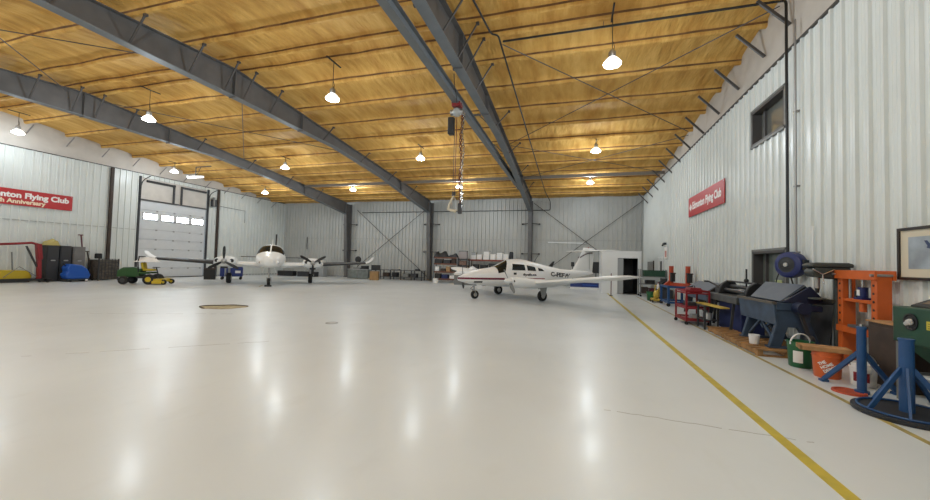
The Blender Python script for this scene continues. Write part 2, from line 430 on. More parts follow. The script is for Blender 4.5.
# ------------------------------------------------------------------ steel portal frames
def frame(X, label):
    t = thing('portal_rafter', label, 'steel frame', (X, 0, 0))
    bot = [(26.78, 5.32), (19.2, 6.42), (14.85, 6.80), (9.4, 6.82)]
    full = bot + [(2*YR - y, z) for y, z in bot[-2::-1]]
    top = [(y, roof(y) - .26) for y, z in full]
    w = MB(); w.rings([[( -.006, y, z), (.006, y, z), (.006, y2, z2), (-.006, y2, z2)] for (y, z), (y2, z2) in zip(full, top)])
    w.build('rafter_web', STEEL, t)
    for nm, line, th in (('bottom_flange', full, -.022), ('top_flange', top, .022)):
        b = MB(); b.rings([[(-.14, y, z), (.14, y, z), (.14, y, z+th), (-.14, y, z+th)] for y, z in line]); b.build(nm, STEELL if nm[0] == 'b' else STEEL, t)
    # tapered column at the back wall
    b = MB(); b.prism([(27.18, .02), (27.60, .02), (27.60, 6.16), (26.80, 6.22), (26.80, 5.3)], 0, -.006, .006); b.build('column_web', STEEL, t)
    b = MB(); b.bar((0, 27.18, .02), (0, 26.79, 5.34), .26, .022, (0,1,0)); b.build('column_flange', STEEL, t)
    b = MB(); b.box(-.13, .13, 27.59, 27.612, .02, 6.2); b.build('column_flange', STEEL, t)
    b = MB(); b.box(-.2, .2, 27.1, 27.65, 0, .025); b.build('base_plate', STEEL, t)
    # end plates and stiffeners across the web
    for y0 in (26.78, 21.8, 9.4, 12.6):
        for (y, z), (y2, z2) in zip(full, full[1:]):
            if min(y, y2) <= y0 <= max(y, y2):
                zz = z + (z2 - z) * (y0 - y) / (y2 - y)
                MB().box(-.13, .13, y0 - .012, y0 + .012, zz - (.06 if y0 in (9.4, 12.6) else 0), roof(y0) - .26).build('splice_plate', STEEL, t); break
    # flange braces up to the purlins
    for ip, y0 in enumerate(PUR):
        if not (.5 < y0 < 26) or (ip in (1, 3, 5, 7, 9) and y0 > 9): continue
        for (y, z), (y2, z2) in zip(full, full[1:]):
            if min(y, y2) <= y0 <= max(y, y2):
                zz = z + (z2 - z) * (y0 - y) / (y2 - y); break
        for s in (-1, 1):
            o = MB().bar((s*.10, y0, zz + .03), (s*.62, y0, roof(y0) - .22), .045, .03).build('flange_brace', BRACE, t)
            MB().box(s*.62-.04, s*.62+.04, y0-.04, y0+.04, roof(y0)-.27, roof(y0)-.18).build('brace_clip', BRACE, o)
    for z, yy in ((4.45, 26.9), (2.25, 27.05)):
        for s in (-1, 1):
            o = MB().bar((s*.10, yy, z), (s*.62, 27.66, z+.02), .04, .05).build('flange_brace', BRACE, t)
            MB().box(s*.62-.06, s*.62+.06, 27.60, 27.66, z-.04, z+.07).build('brace_clip', BLACK, o)
    return t
frame(-3.12, 'steel portal frame nearest the red wall banner at right, with the hoist rail beside it')
frame(-11.0, 'steel portal frame in the middle, landing left of the loaded shelves')
frame(-18.5, 'steel portal frame at left, landing behind the nose-on twin aircraft')
for x0, x1, nm in ((-3.0, XR, 'between the right frame and the right wall'), (-10.9, -3.2, 'between the middle and right frames'), (-18.4, -11.1, 'between the left and middle frames')):
    o = MB().bar((x0, 21.8, roof(21.8)-.33), (x1, 21.8, roof(21.8)-.33), .16, .16).build('roof_strut', mat('strut_grey', (.19,.17,.15), .5), bevel=.01)
    tag(o, 'straight grey steel strut under the foam ' + nm, 'steel strut')
# cross rods
def rods(name, label, segs, r=.014):
    t = thing(name, label, 'bracing rods', segs[0][0])
    o = Vector(segs[0][0])
    for a, b in segs: MB().cyl(Vector(a)-o, Vector(b)-o, r, n=6).build('rod', BRACE, t)
zr = lambda y: roof(y) - .36
rods('roof_cross_brace', 'thin crossed rods under the roof beside the lamp of the right front bay', [((-2.0, 9.9, zr(9.9)), (4.3, 16.6, zr(16.6))), ((-2.9, 16.6, zr(16.6)-.03), (4.4, 9.9, zr(9.9)-.03))])
rods('roof_cross_brace', 'thin crossed rods under the roof at the back of the right bay', [((-2.9, 16.9, zr(16.9)), (4.3, 21.6, zr(21.6))), ((-2.9, 21.6, zr(21.6)-.03), (4.4, 16.9, zr(16.9)-.03))])
rods('roof_cross_brace', 'thin crossed rods under the roof between left and middle frames', [((-18.3, 9.9, zr(9.9)), (-11.2, 16.6, zr(16.6))), ((-18.3, 16.6, zr(16.6)-.03), (-11.2, 9.9, zr(9.9)-.03))])
rods('roof_cross_brace', 'thin crossed rods under the roof in the top left corner, before the ridge', [((-18.3, 2.2, zr(2.2)), (-11.2, 8.8, zr(8.8))), ((-18.3, 8.8, zr(8.8)-.03), (-11.2, 2.2, zr(2.2)-.03))])
rods('wall_cross_brace', 'crossed rods on the back wall above the white booth and tail', [((-2.9, 27.52, 6.0), (4.45, 27.52, .35)), ((4.45, 27.48, 6.05), (-2.9, 27.48, .35))], .022)
rods('wall_cross_brace', 'crossed rods on the back wall above the long low bench', [((-17.8, 27.52, 5.7), (-11.15, 27.52, .2)), ((-11.2, 27.48, 5.9), (-18.1, 27.48, .5))], .022)

# ------------------------------------------------------------------ pipes
def pipe(name, label, pts, r, m=BLACK, cat='pipe', n=10):
    o = Vector(pts[0]); t = thing(name, label, cat, o)
    MB().tube([Vector(p)-o for p in pts], r, n).build('pipe_run', m, t, ang=60); return t
def bent(pts, k=.08):
    out = [Vector(pts[0])]
    for a, b, c in zip(pts, pts[1:], pts[2:]):
        a, b, c = Vector(a), Vector(b), Vector(c); u = (a-b).normalized()*k; v = (c-b).normalized()*k
        out += [b+u, b + (u+v)*.30, b+v]
    return out + [Vector(pts[-1])]
y = 9.45
t = pipe('gas_pipe', 'black gas pipe running under the foam roof then along the back wall', bent([(-2.42, 5.0, roof(5)-.42), (-2.22, 9.43, roof(9.43)-.36), (-2.05, 9.5, roof(9.5)-.36), (-1.92, 24.9, roof(24.9)-.36), (-1.75, 27.3, 6.1), (-1.75, 27.640, 5.95), (-1.75, 27.640, 5.5), (-17.4, 27.640, 5.5)]), .026)
t = pipe('air_pipe', 'thin black air pipe crossing the right bay and dropping down the right wall', bent([(-1.98, 9.82, 7.6), (4.42, 9.82, 7.6), (4.42, 9.68, 7.5), (4.44, 9.68, 1.85)]), .028)
MB().cyl((2.6, 0, .0), (2.6, 0, .3), .008, n=6).build('pipe_hanger', BRACE, t)
t = pipe('conduit', 'grey conduit on the right wall just right of the black vertical pipe', [(4.462, 9.42, 6.9), (4.462, 9.42, 3.3), (4.462, 9.40, 1.2)], .02, GALV)
for z in (-2.0, -3.6, -5.0): MB().box(-.02, .06, -.05, .05, z-.015, z+.015).build('pipe_strap', GALV, t)
t = pipe('conduit', 'slim cable drop on the right wall above the drill press', [(4.49, 8.9, 2.4), (4.49, 8.9, 1.15)], .018, WHITE)

# ------------------------------------------------------------------ wall openings
def window(name, W, glass, extra=None):
    y0, y1, z0, z1 = W
    g = MB().box(XR + .16, XR + .17, y0, y1, z0, z1).build(name, glass); struct(g)
    fr = mat('window_frame_dark', (.065, .06, .058), .5)
    b = MB()
    for a in ((y0, y0+.05, z0, z1), (y1-.05, y1, z0, z1), (y0, y1, z0, z0+.05), (y0, y1, z1-.06, z1)): b.box(XR - .056, XR + .2, *a)
    b.build('window_frame', fr, g)
    b = MB()
    for a in ((y0-.05, y0, z0-.05, z1+.05), (y1, y1+.05, z0-.05, z1+.05), (y0-.05, y1+.05, z0-.05, z0), (y0-.05, y1+.05, z1, z1+.05)): b.box(XR - .062, XR + .01, *a)
    b.build('window_trim', GREYC, g)
    b = MB().box(XR + .10, XR + .16, y1-.34, y1-.28, z0, z1).build('mullion', fr, g)
    return g
GL1 = mat('office_glass', (.14, .14, .125), .07, spec=.7, var=.3, vscale=.8)
GL2 = mat('shop_glass', (.13, .15, .13), .07, spec=.7, var=.25, vscale=1.2)
window('window_1', W1, GL1); g = window('window_2', W2, GL2)
MB().box(XR + .15, XR + .158, 10.5, 10.8, 1.05, 1.28).build('notice_sheet', mat('notice_green', (.42, .47, .22), .6), g)
# far service door in the right wall
dr = struct(MB().box(XR - .05, XR + .02, 21.8, 22.75, 0, 2.05).build('door_1', WHITEM))
MB().box(XR - .06, XR - .045, 21.95, 22.35, .95, 1.85).build('door_window', GLASSD, dr)
MB().box(XR - .075, XR - .03, 21.74, 21.8, 0, 2.1).build('door_jamb', WHITE, dr); MB().box(XR - .075, XR - .03, 22.75, 22.81, 0, 2.1).build('door_jamb', WHITE, dr)
MB().cyl((XR-.11, 21.92, 1.0), (XR-.05, 21.92, 1.0), .03).build('door_handle', CHROME, dr)
w3 = struct(MB().box(XR - .04, XR + .02, 24.3, 26.1, .9, 1.85).build('window_3', mat('brown_glass', (.06, .035, .02), .3)))
MB().box(XR - .05, XR, 24.2, 24.3, .85, 1.9).build('window_frame', BROWN, w3)
t = thing('wall_notice', 'small white notice board with pink poster above far service door', 'notice', (XR - .06, 21.0, 2.25))
MB().box(-.02, .02, -.3, .3, -.28, .3).build('board', LABELW, t); MB().box(-.026, -.02, -.18, .16, -.2, .12).build('poster', mat('pink_print', (.45, .2, .18), .6), t)
t = thing('exit_lamp', 'tiny dark emergency lamp on the right wall over the service door', 'lamp', (XR - .08, 21.3, 2.75))
MB().box(-.06, .06, -.16, .16, -.05, .05).build('housing', DARK, t, bevel=.01); MB().ball((-.06, .1, -.08), .05).build('lamp_head', BLACK, t)

# ------------------------------------------------------------------ overhead door in the left wall
od = struct(MB().box(XL - .12, XL - .06, DY0, DY1, 0, 4.82).build('door_2', RIBSH))
seg = 4.82 / 8
for i in range(8):
    z = i * seg
    MB().box(XL - .065, XL - .035, DY0 + .02, DY1 - .02, z + .02, z + seg - .02).build('door_section', RIBSH, od, bevel=.008)
    for k in range(4):
        yy = DY0 + (DY1 - DY0) * (k + .5) / 4 + (.5 if k < 3 else .3)
        if i: MB().box(XL - .036, XL - .015, yy - .05, yy + .05, z - .04, z + .04).build('hinge', GALV, od)
MB().box(XL - .07, XL + .02, DY0, DY1, 0, .05).build('door_seal', RUBBER, od)
for y0, y1 in ((16.2, 16.98), (17.25, 17.97), (18.2, 18.97), (19.22, 20.0)):
    p = MB().box(XL - .035, XL - .022, y0, y1, 3.68, 4.0).build('door_window', DAYE, od)
    b = MB()
    for a in ((y0-.05, y0, 3.63, 4.05), (y1, y1+.05, 3.63, 4.05), (y0, y1, 3.63, 3.68), (y0, y1, 4.0, 4.05)): b.box(XL - .035, XL - .012, *a)
    b.build('door_window_frame', GREYL, p)
MB().box(XL - .1, XL - .02, DY0, DY1, 4.82, 6.2).build('header_blanket', BLANKET, od)
b = MB()
for a in ((DY0, DY1, 4.80, 4.88),): b.box(XL - .03, XL + .05, *a)
b.build('header_rail', BRACE, od)
for y0 in (DY0 - .12, DY1 + .02):
    MB().box(XL + .0, XL + .10, y0, y0 + .10, 0, 6.25).build('door_track', DARK, od)
    MB().tube(bent([(XL + .12, y0+.05, 4.6), (XL + .16, y0+.05, 5.95), (XL + .9, y0+.05, 6.2)], .3), .025).build('curved_track', DARK, od, ang=60)
for y0, y1, z0, z1 in ((DY0+.3, DY0+2.0, 5.95, 6.08), (18.35, DY1-.1, 5.95, 6.08)): MB().box(XL, XL + .10, y0, y1, z0, z1).build('spring_shaft', BLACK, od)
for y0 in (17.85, 18.35): MB().box(XL, XL + .08, y0, y0 + .09, 4.85, 6.1).build('header_post', DARK, od)
t = thing('door_opener', 'dark grey motor of the overhead door high beside its right track', 'door opener', (XL + .14, DY1 + .44, 5.35))
MB().box(-.08, .12, -.16, .16, -.25, .25).build('gearbox', DARK, t, bevel=.02); MB().cyl((.05, -.05, -.3), (.05, -.05, .4), .09).build('motor', GREYC, t)
MB().tube([(.05, .1, -.2), (.06, .12, -.9), (.05, .1, -1.6)], .012).build('pull_chain', GALV, t)
for yy, lab in ((14.42, 'dark steel post on the left wall between red banner and overhead door'), (21.02, 'dark steel post on the left wall right of the overhead door')):
    t = thing('wall_post', lab, 'post', (XL + .10, yy, 0))
    MB().box(-.05, .07, -.07, .07, 0, 6.38).build('post_body', BROWN, t); MB().box(-.06, .1, -.12, .12, 0, .03).build('base_plate', BROWN, t)
pipe('cable', 'thin cable run with hanging switch on left wall beyond overhead door', [(XL + .075, 21.2, 5.2), (XL + .075, 23.4, 5.15), (XL + .075, 23.4, 4.2)], .014, DARK, 'cable')

# ------------------------------------------------------------------ banners
def banner(name, label, x, sgn, y0, y1, z0, z1, lines, logo):
    t = thing(name, label, 'banner', (x, (y0+y1)/2, (z0+z1)/2)); w, h = abs(y1-y0), z1-z0
    MB().box(-.012, .012, -w/2, w/2, -h/2, h/2).build('banner_sheet', RED, t)
    sx = -sgn * .014
    dirn = 1 if sgn < 0 else -1                 # reading direction along y
    for s, size, u0, v0, width, m in lines:
        text(s, size, lambda u, v: (sx, dirn * (u0 + u - w/2), v0 + v - h/2), 'lettering', m, t, bold=size*.045, width=width)
    if logo:
        pts = [(0,.5),(.1,.25),(.22,.32),(.2,.12),(.42,.18),(.36,.02),(.46,-.06),(.2,-.26),(.24,-.34),(.03,-.3),(.03,-.5)]
        pts = pts + [(-a, c) for a, c in pts[::-1][:-1]]
        b = MB(); b.rings([[(sx*q, dirn*(.28 - w/2 + a*.36), -.02 + c*.36) for a, c in pts] for q in (.9, 1.0)]); b.build('maple_leaf', LABELW, t)
    for a in (-w/2+.05, w/2-.05):
        for c in (-h/2+.05, h/2-.05): MB().cyl((0, a, c), (sx*1.2, a, c), .018).build('grommet', GALV, t)
LETW = mat('letter_white', (.82, .80, .78), .5); LETY = mat('letter_cream', (.80, .70, .50), .5)
banner('wall_banner', 'long red banner with two lines of white lettering on the left wall', XL + .075, -1, 9.22, 12.76, 3.65, 4.41,
       [('Edmonton Flying Club', .36, .14, .37, 3.26, LETW), ('90th Anniversary', .27, .62, .10, 1.90, LETY)], False)
banner('wall_banner', 'smaller red banner with one line of white lettering on the right wall', XR - .075, 1, 13.3, 17.06, 3.58, 4.35,
       [('Edmonton Flying Club', .38, .52, .27, 3.0, LETW)], True)

# ------------------------------------------------------------------ lamps
def make_lamp(label, drop):
    t = thing('high_bay_lamp', label, 'lamp', (0,0,0), 0, 'hanging high bay lamps')
    MB().lathe([(.07, .17), (.12, .13), (.165, .08), (.20, .0), (.203, -.02), (.19, -.02), (.15, .06), (.09, .10)], n=22).build('reflector', ACRYL, t, ang=50)
    MB().lathe([(.001, .34), (.05, .34), (.06, .30), (.085, .29), (.085, .17), (.075, .15), (.001, .15)], n=18).build('ballast_housing', ALU, t, ang=50)
    MB().lathe([(.001, -.055), (.10, -.05), (.17, -.03), (.205, -.005), (.205, .02)], n=22).build('lens', LAMPE, t, ang=60)
    MB().tube([(0, 0, .30), (.012, .006, .36), (0, 0, .42), (0, 0, drop)], .010, 6).build('hanger_wire', BLACK, t)
    MB().tube([(.02, 0, .30), (.05, .01, .42), (.015, .0, .55)], .008, 6).build('cord', BLACK, t)
    MB().bar((0, -.35, drop), (0, .35, drop), .04, .03).build('mount_bar', BLACK, t)
    return t
lamps = [(-23.95, 10.0, 6.75, 'hanging lamp above the left wall banner, at far left'), (-15.3, 9.7, 6.5, 'hanging lamp in the ridge row between left and middle frames'),
         (-7.28, 9.66, 6.46, 'bright hanging lamp in the ridge row between middle and right frames'), (.8, 9.39, 6.38, 'largest bright lamp, hanging in the right bay nearest the camera'),
         (-23.3, 16.3, 6.5, 'hanging lamp in front of the overhead door beside the strip light'), (-15.45, 16.65, 6.46, 'hanging lamp of the second row between left and middle frames'),
         (-7.22, 16.39, 6.45, 'hanging lamp of the second row left of the hoist bag'), (.84, 17.2, 6.58, 'hanging lamp of the second row in the right bay by the wall banner'),
         (-21.6, 21.47, 6.15, 'small far lamp above the nose-on twin, in the left bay back row'), (-14.98, 22.51, 6.37, 'small far lamp of the back row between left and middle frames'),
         (-7.2, 22.6, 6.33, 'small far lamp of the back row seen beside the hoist hook'), (.82, 22.98, 6.41, 'small far lamp of the back row in the right bay')]
proto = None
LAMPCOL = (.82, .925, 1.0)
def lamp_or_fill_light(x, y, z, power):
    L = bpy.data.lights.new('bay_or_fill_light', 'POINT'); L.energy = power*.50; L.color = LAMPCOL; L.shadow_soft_size = .19
    o = bpy.data.objects.new('bay_or_fill_light', L); col.objects.link(o); o.location = (x, y, z - .10)
for i, (x, y, z, lab) in enumerate(lamps):
    dp = roof(y) - z - .24
    if proto is None: proto = make_lamp(lab, 1.0); o = proto
    else: o = dup(proto, (0,0,0), 0, lab, 'hanging high bay lamps')
    o.location = (x, y, z)
    for k in kids(o):
        if k.name.startswith(('hanger_wire', 'mount_bar')):
            k.data = k.data.copy()
            for v in k.data.vertices:
                if v.co.z > .6: v.co.z += dp - 1.0
    lamp_or_fill_light(x, y, z, 250 if x < -23 else 420)
for x in (-23.5, -15.3, -7.25, .8):             # added fill lights without fixtures behind the photographer, spaced like the lamp grid
    for y in (2.6, -3.6): lamp_or_fill_light(x, y, 6.3, 420)
t = thing('strip_light', 'long white strip light hung in front of the overhead door top', 'lamp', (-22.35, 16.9, 6.28), 0)
MB().box(-.62, .62, -.07, .07, .0, .07).build('housing', WHITE, t); MB().box(-.6, .6, -.05, .05, -.03, 0).build('tube_lens', TUBEE, t)
MB().box(-.02, .02, -.02, .02, .07, .62).build('hanger_post', BRACE, t); MB().bar((0, 0, .62), (1.2, 0, .62), .05, .05).build('hanger_arm', BRACE, t)
MB().bar((.05, 0, .1), (.4, 0, .6), .025, .025).build('hanger_brace', BRACE, t)

# ------------------------------------------------------------------ hoist rail and chain hoist
RX = -3.56; RZ = 6.40
t = thing('hoist_rail', 'grey steel hoist rail running level beside the right portal frame', 'rail', (RX, 0, 0))
b = MB(); b.box(-.005, .005, -7, 24.2, RZ, RZ+.26); b.build('rail_web', STEELL, t)
MB().box(-.10, .10, -7, 24.2, RZ-.012, RZ).build('rail_flange', STEELL, t); MB().box(-.10, .10, -7, 24.2, RZ+.26, RZ+.272).build('rail_flange', STEELL, t)
for y in (4.9, 12.4, 20.0): MB().box(-.05, .34, y-.04, y+.04, RZ+.27, RZ+.31).build('rail_bracket', STEEL, t)
hx, hy = RX, 10.75
t = thing('chain_hoist', 'electric chain hoist with black chain bag and hook hanging from the rail', 'hoist', (hx, hy, 0))
o = MB().box(-.14, .14, -.13, .13, RZ-.10, RZ+.04).build('trolley', mat('trolley_red', (.22,.015,.015), .5), t, bevel=.01)
for s in (-1, 1):
    for k in (-1, 1): MB().cyl((s*.15, k*.08, RZ+.03), (s*.11, k*.08, RZ+.03), .05).build('trolley_wheel', GALV, o)
MB().ball((0, 0, RZ-.26), .14, (1, 1.1, 1.0)).build('motor', GREYL, t); MB().cyl((-.2, 0, RZ-.26), (.2, 0, RZ-.26), .09).build('gear_case', ALU, t)
MB().box(-.26, -.08, -.1, .1, RZ-.95, RZ-.42).build('chain_bag', BLACK, t, bevel=.02)
MB().cyl((.0, 0, RZ-.35), (.0, 0, 3.62), .012, n=6).build('lift_chain', CHAINR, t); MB().cyl((-.06, 0, RZ-.35), (-.06, 0, 3.62), .009, n=6).build('control_cable', BLACK, t)
def chain(pts_fn, n, r, m, name):
    b = MB()
    for i in range(n):
        p, q = Vector(pts_fn(i/n)), Vector(pts_fn((i+1)/n)); c = (p+q)/2; L = (q-p).length*.62; a = i % 2
        side = Vector((1,0,0)) if a else Vector((0,1,0))
        ring = [c + Vector((0,0,1))*L*math.sin(2*PI*k/10) + side*r*2.2*math.cos(2*PI*k/10) for k in range(10)]
        b.tube(ring + [ring[0], ring[1]], r, 5, False)
    return b.build(name, m, t, ang=60)
chain(lambda u: (.16 + .02*math.sin(u*16), .02*math.cos(u*13), RZ-.3 - u*3.05), 34, .016, CHAINR, 'hand_chain')
chain(lambda u: (.22 + .02*math.sin(u*13+2), .03*math.cos(u*17), RZ-.3 - u*2.9), 32, .014, CHROME, 'spare_chain')
MB().cyl((-.03, 0, 3.66), (-.03, 0, 3.54), .055).build('hook_block', BLACK, t)
MB().tube([(-.03, 0, 3.54), (-.06, 0, 3.48), (-.16, 0, 3.30), (-.20, 0, 3.14), (-.12, 0, 3.10), (.02, 0, 3.06), (.08, 0, 3.10)], [.02, .03, .035, .04, .045, .05, .03], 8).build('lifting_hook', mat('bone_paint', (.62, .55, .42), .5), t, ang=60)
MB().tube([(-.03, 0, 3.5), (.03, 0, 3.42), (.05, 0, 3.2), (.06, 0, 3.1)], .016, 6).build('hook_latch', ALU, t)
MB().box(.12, .24, -.05, .05, 2.98, 3.30).build('control_box', DARK, t, bevel=.015)
o = pipe('cable', 'drooping black power cable looping from right frame flange down to hoist', [(-3.3, 9.6, 6.75), (-3.34, 9.8, 6.5), (-3.4, 10.2, 6.35), (-3.5, 10.5, 6.32), (-3.56, 10.62, 6.5)], .012, BLACK, 'cable')

# ------------------------------------------------------------------ aircraft helpers
class Body:
    """fuselage: stations (x, half width, z bottom, z top, z of widest point), nose first"""
    def __init__(s, st, n=2.3): s.st = st; s.n = n
    def at(s, x):
        st = s.st
        if x >= st[0][0]: return st[0][1:]
        for a, b in zip(st, st[1:]):
            if b[0] <= x <= a[0]:
                t = (a[0]-x)/(a[0]-b[0]); t2 = t
                return tuple(p + (q-p)*t2 for p, q in zip(a[1:], b[1:]))
        return st[-1][1:]
    def pt(s, x, a, off=0.0):
        w, zb, zt, zc = s.at(x); e = 2/s.n; c, d = math.cos(a), math.sin(a)
        y = (w+off)*math.copysign(abs(c)**e, c); h = (zt+off-zc) if d > 0 else (zc-zb+off)
        return (x, y, zc + h*math.copysign(abs(d)**e, d))
    def side(s, x, z, off=0.006):
        w, zb, zt, zc = s.at(x); h = (zt-zc) if z > zc else (zc-zb)
        q = min(.999, abs(z-zc)/max(h, 1e-3)); return w*(1-q**s.n)**(1/s.n) + off
    def mesh(s, name, m, parent, n=32, sub=5):
        xs = []
        for a, b in zip(s.st, s.st[1:]): xs += [a[0] + (b[0]-a[0])*k/sub for k in range(sub)]
        xs.append(s.st[-1][0])
        return MB().rings([[s.pt(x, 2*PI*i/n) for i in range(n)] for x in xs]).build(name, m, parent, ang=60)
    def quad_patch(s, q, name, m, parent, sgn=1, off=.007, nu=8, nv=5):
        """q: four (x,z) corners on the side"""
        def fn(u, v):
            x = (q[0][0]*(1-u)+q[1][0]*u)*(1-v) + (q[3][0]*(1-u)+q[2][0]*u)*v
            z = (q[0][1]*(1-u)+q[1][1]*u)*(1-v) + (q[3][1]*(1-u)+q[2][1]*u)*v
            return (x, sgn*s.side(x, z, off), z)
        return MB().grid(fn, nu, nv).build(name, m, parent)

def foil(x, ch, z, th, y, n=10, vertical=False, zz=None):
    """symmetric-ish section, leading edge at x, chord runs aft (-x)"""
    up, lo = [], []
    for i in range(n+1):
        t = (1-math.cos(PI*i/n))/2; yt = 5*th*(.2969*math.sqrt(t)-.126*t-.3516*t*t+.2843*t**3-.1015*t**4)
        up.append((t, yt)); lo.append((t, -yt*.75))
    pts = up + lo[-2:0:-1]
    if vertical: return [(x - t*ch, k*ch, zz) for t, k in pts]
    return [(x - t*ch, y, z + k*ch) for t, k in pts]
def wing(secs, name, m, parent, label=None):
    return MB().rings([foil(x, c, z, th, y) for y, x, c, z, th in secs]).build(name, m, parent, ang=40, label=label)
def wheel(c, r, w, parent, name='wheel'):
    o = MB().lathe([(r*.5, -w/2), (r*.86, -w/2), (r, -w/3), (r, w/3), (r*.86, w/2), (r*.5, w/2), (r*.5, -w/2)], c, 22, 'y').build(name, RUBBER, parent)
    MB().lathe([(.001, -w*.52), (r*.42, -w*.52), (r*.52, -w*.4), (r*.52, w*.4), (r*.42, w*.52), (.001, w*.52)], c, 18, 'y').build('wheel_hub', ALU, o); return o
def blade(L, wd, m, parent, c, ang, tip=None):
    """propeller blade in the y-z plane through hub c"""
    b = MB(); rs = []
    for t, k, tw in ((.08,.45,.9),(.25,.85,.75),(.5,1.0,.55),(.75,.92,.42),(.93,.7,.35),(1.0,.25,.3)):
        r = L*t; w = wd*k/2
        ring = []
        for u, v in ((-1,0),(0,.13),(1,0),(0,-.13)):
            a, e = u*w, v*w*1.4
            ring.append((e*math.cos(tw)+a*math.sin(tw), a*math.cos(tw)-e*math.sin(tw), r))
        rs.append(ring)
    M = Matrix.Translation(c) @ Matrix.Rotation(ang, 4, 'X')
    b.rings([[M @ Vector(p) for p in r] for r in rs]); return b.build('propeller_blade', m, parent)

# ------------------------------------------------------------------ T-tail twin at right (nose to the left of the picture)
HD = R(-134.5)
sem = thing('light_aircraft', 'white twin aircraft with red side stripe and T-tail, side on in the middle', 'airplane', (-2.48, 16.52, 0), HD)
SW = band_mat('aircraft_white_striped', (.80,.79,.78), 0, [(.815, .895, 1.0, 2.95, (.16,.008,.03)), (.845, .885, -1.25, .85, (.20,.012,.035))], .34)
FS = Body([(2.95,.03,.79,.88,.83),(2.90,.10,.75,.93,.83),(2.66,.22,.68,1.02,.84),(2.38,.33,.62,1.13,.85),(1.9,.45,.56,1.24,.88),(1.4,.52,.52,1.31,.90),(1.19,.54,.51,1.36,.92),(.98,.555,.50,1.46,.93),(.62,.57,.50,1.64,.94),(.3,.58,.50,1.70,.95),(-.2,.58,.50,1.71,.95),(-.77,.55,.52,1.62,.96),(-1.67,.45,.62,1.45,1.0),(-2.61,.33,.76,1.30,1.03),(-3.53,.23,.90,1.26,1.08),(-4.3,.13,1.0,1.22,1.12),(-4.75,.05,1.07,1.18,1.12),(-4.85,.02,1.10,1.15,1.12)])
FS.mesh('fuselage', SW, sem)
for sg in (1, -1):
    for q in ([(.62,1.23),(-.08,1.22),(-.08,1.47),(.52,1.50)], [(-.20,1.22),(-.70,1.20),(-.66,1.38),(-.20,1.45)], [(-.85,1.21),(-1.22,1.20),(-1.10,1.30),(-.85,1.35)]):
        FS.quad_patch(q, 'side_window', GLASSD, sem, sg)
    # windshield half, wraps from centre post to door pillar
    def fn(u, v, sg=sg):
        a = R(87) - u*R(66); xf = 1.24 + .05*u; xb = .60 + .36*u
        x = xf + (xb-xf)*v; p = FS.pt(x, a, .008); return (p[0], sg*p[1], p[2])
    MB().grid(fn, 10, 8).build('windshield', GLASSD, sem)
    MB().tube([(1.0+.0*k, sg*FS.side(1.0, 1.12+.01*k, .01), 1.12+.01*k) for k in range(3)], .006, 5).build('door_seam', GREYL, sem)
def sempt(u, v, x0, z0): x, z = x0-u, z0+v; return (x, FS.side(x, z, .009), z)
INK = mat('registration_ink', (.02,.02,.025), .4)
text('C-FEFW', .27, lambda u, v: sempt(u, v - u*.07, -1.62, .99), 'registration', INK, sem, bold=.010, width=1.36)
text('flyefc.ca', .13, lambda u, v: sempt(u, v, .06, 1.0), 'lettering', INK, sem, bold=.006, width=.76)
MB().box(-.07, .07, -.01, .01, -.045, .045).build('door_handle', BLACK, sem).location = (.48, FS.side(.48, 1.08, .004), 1.08)
b = MB(); b.grid(lambda u, v: (2.35-.35*u, FS.side(2.35-.35*u, .68+.07*v, .008), .68+.07*v), 4, 2); b.build('nose_gear_door_mark', DARK, sem)
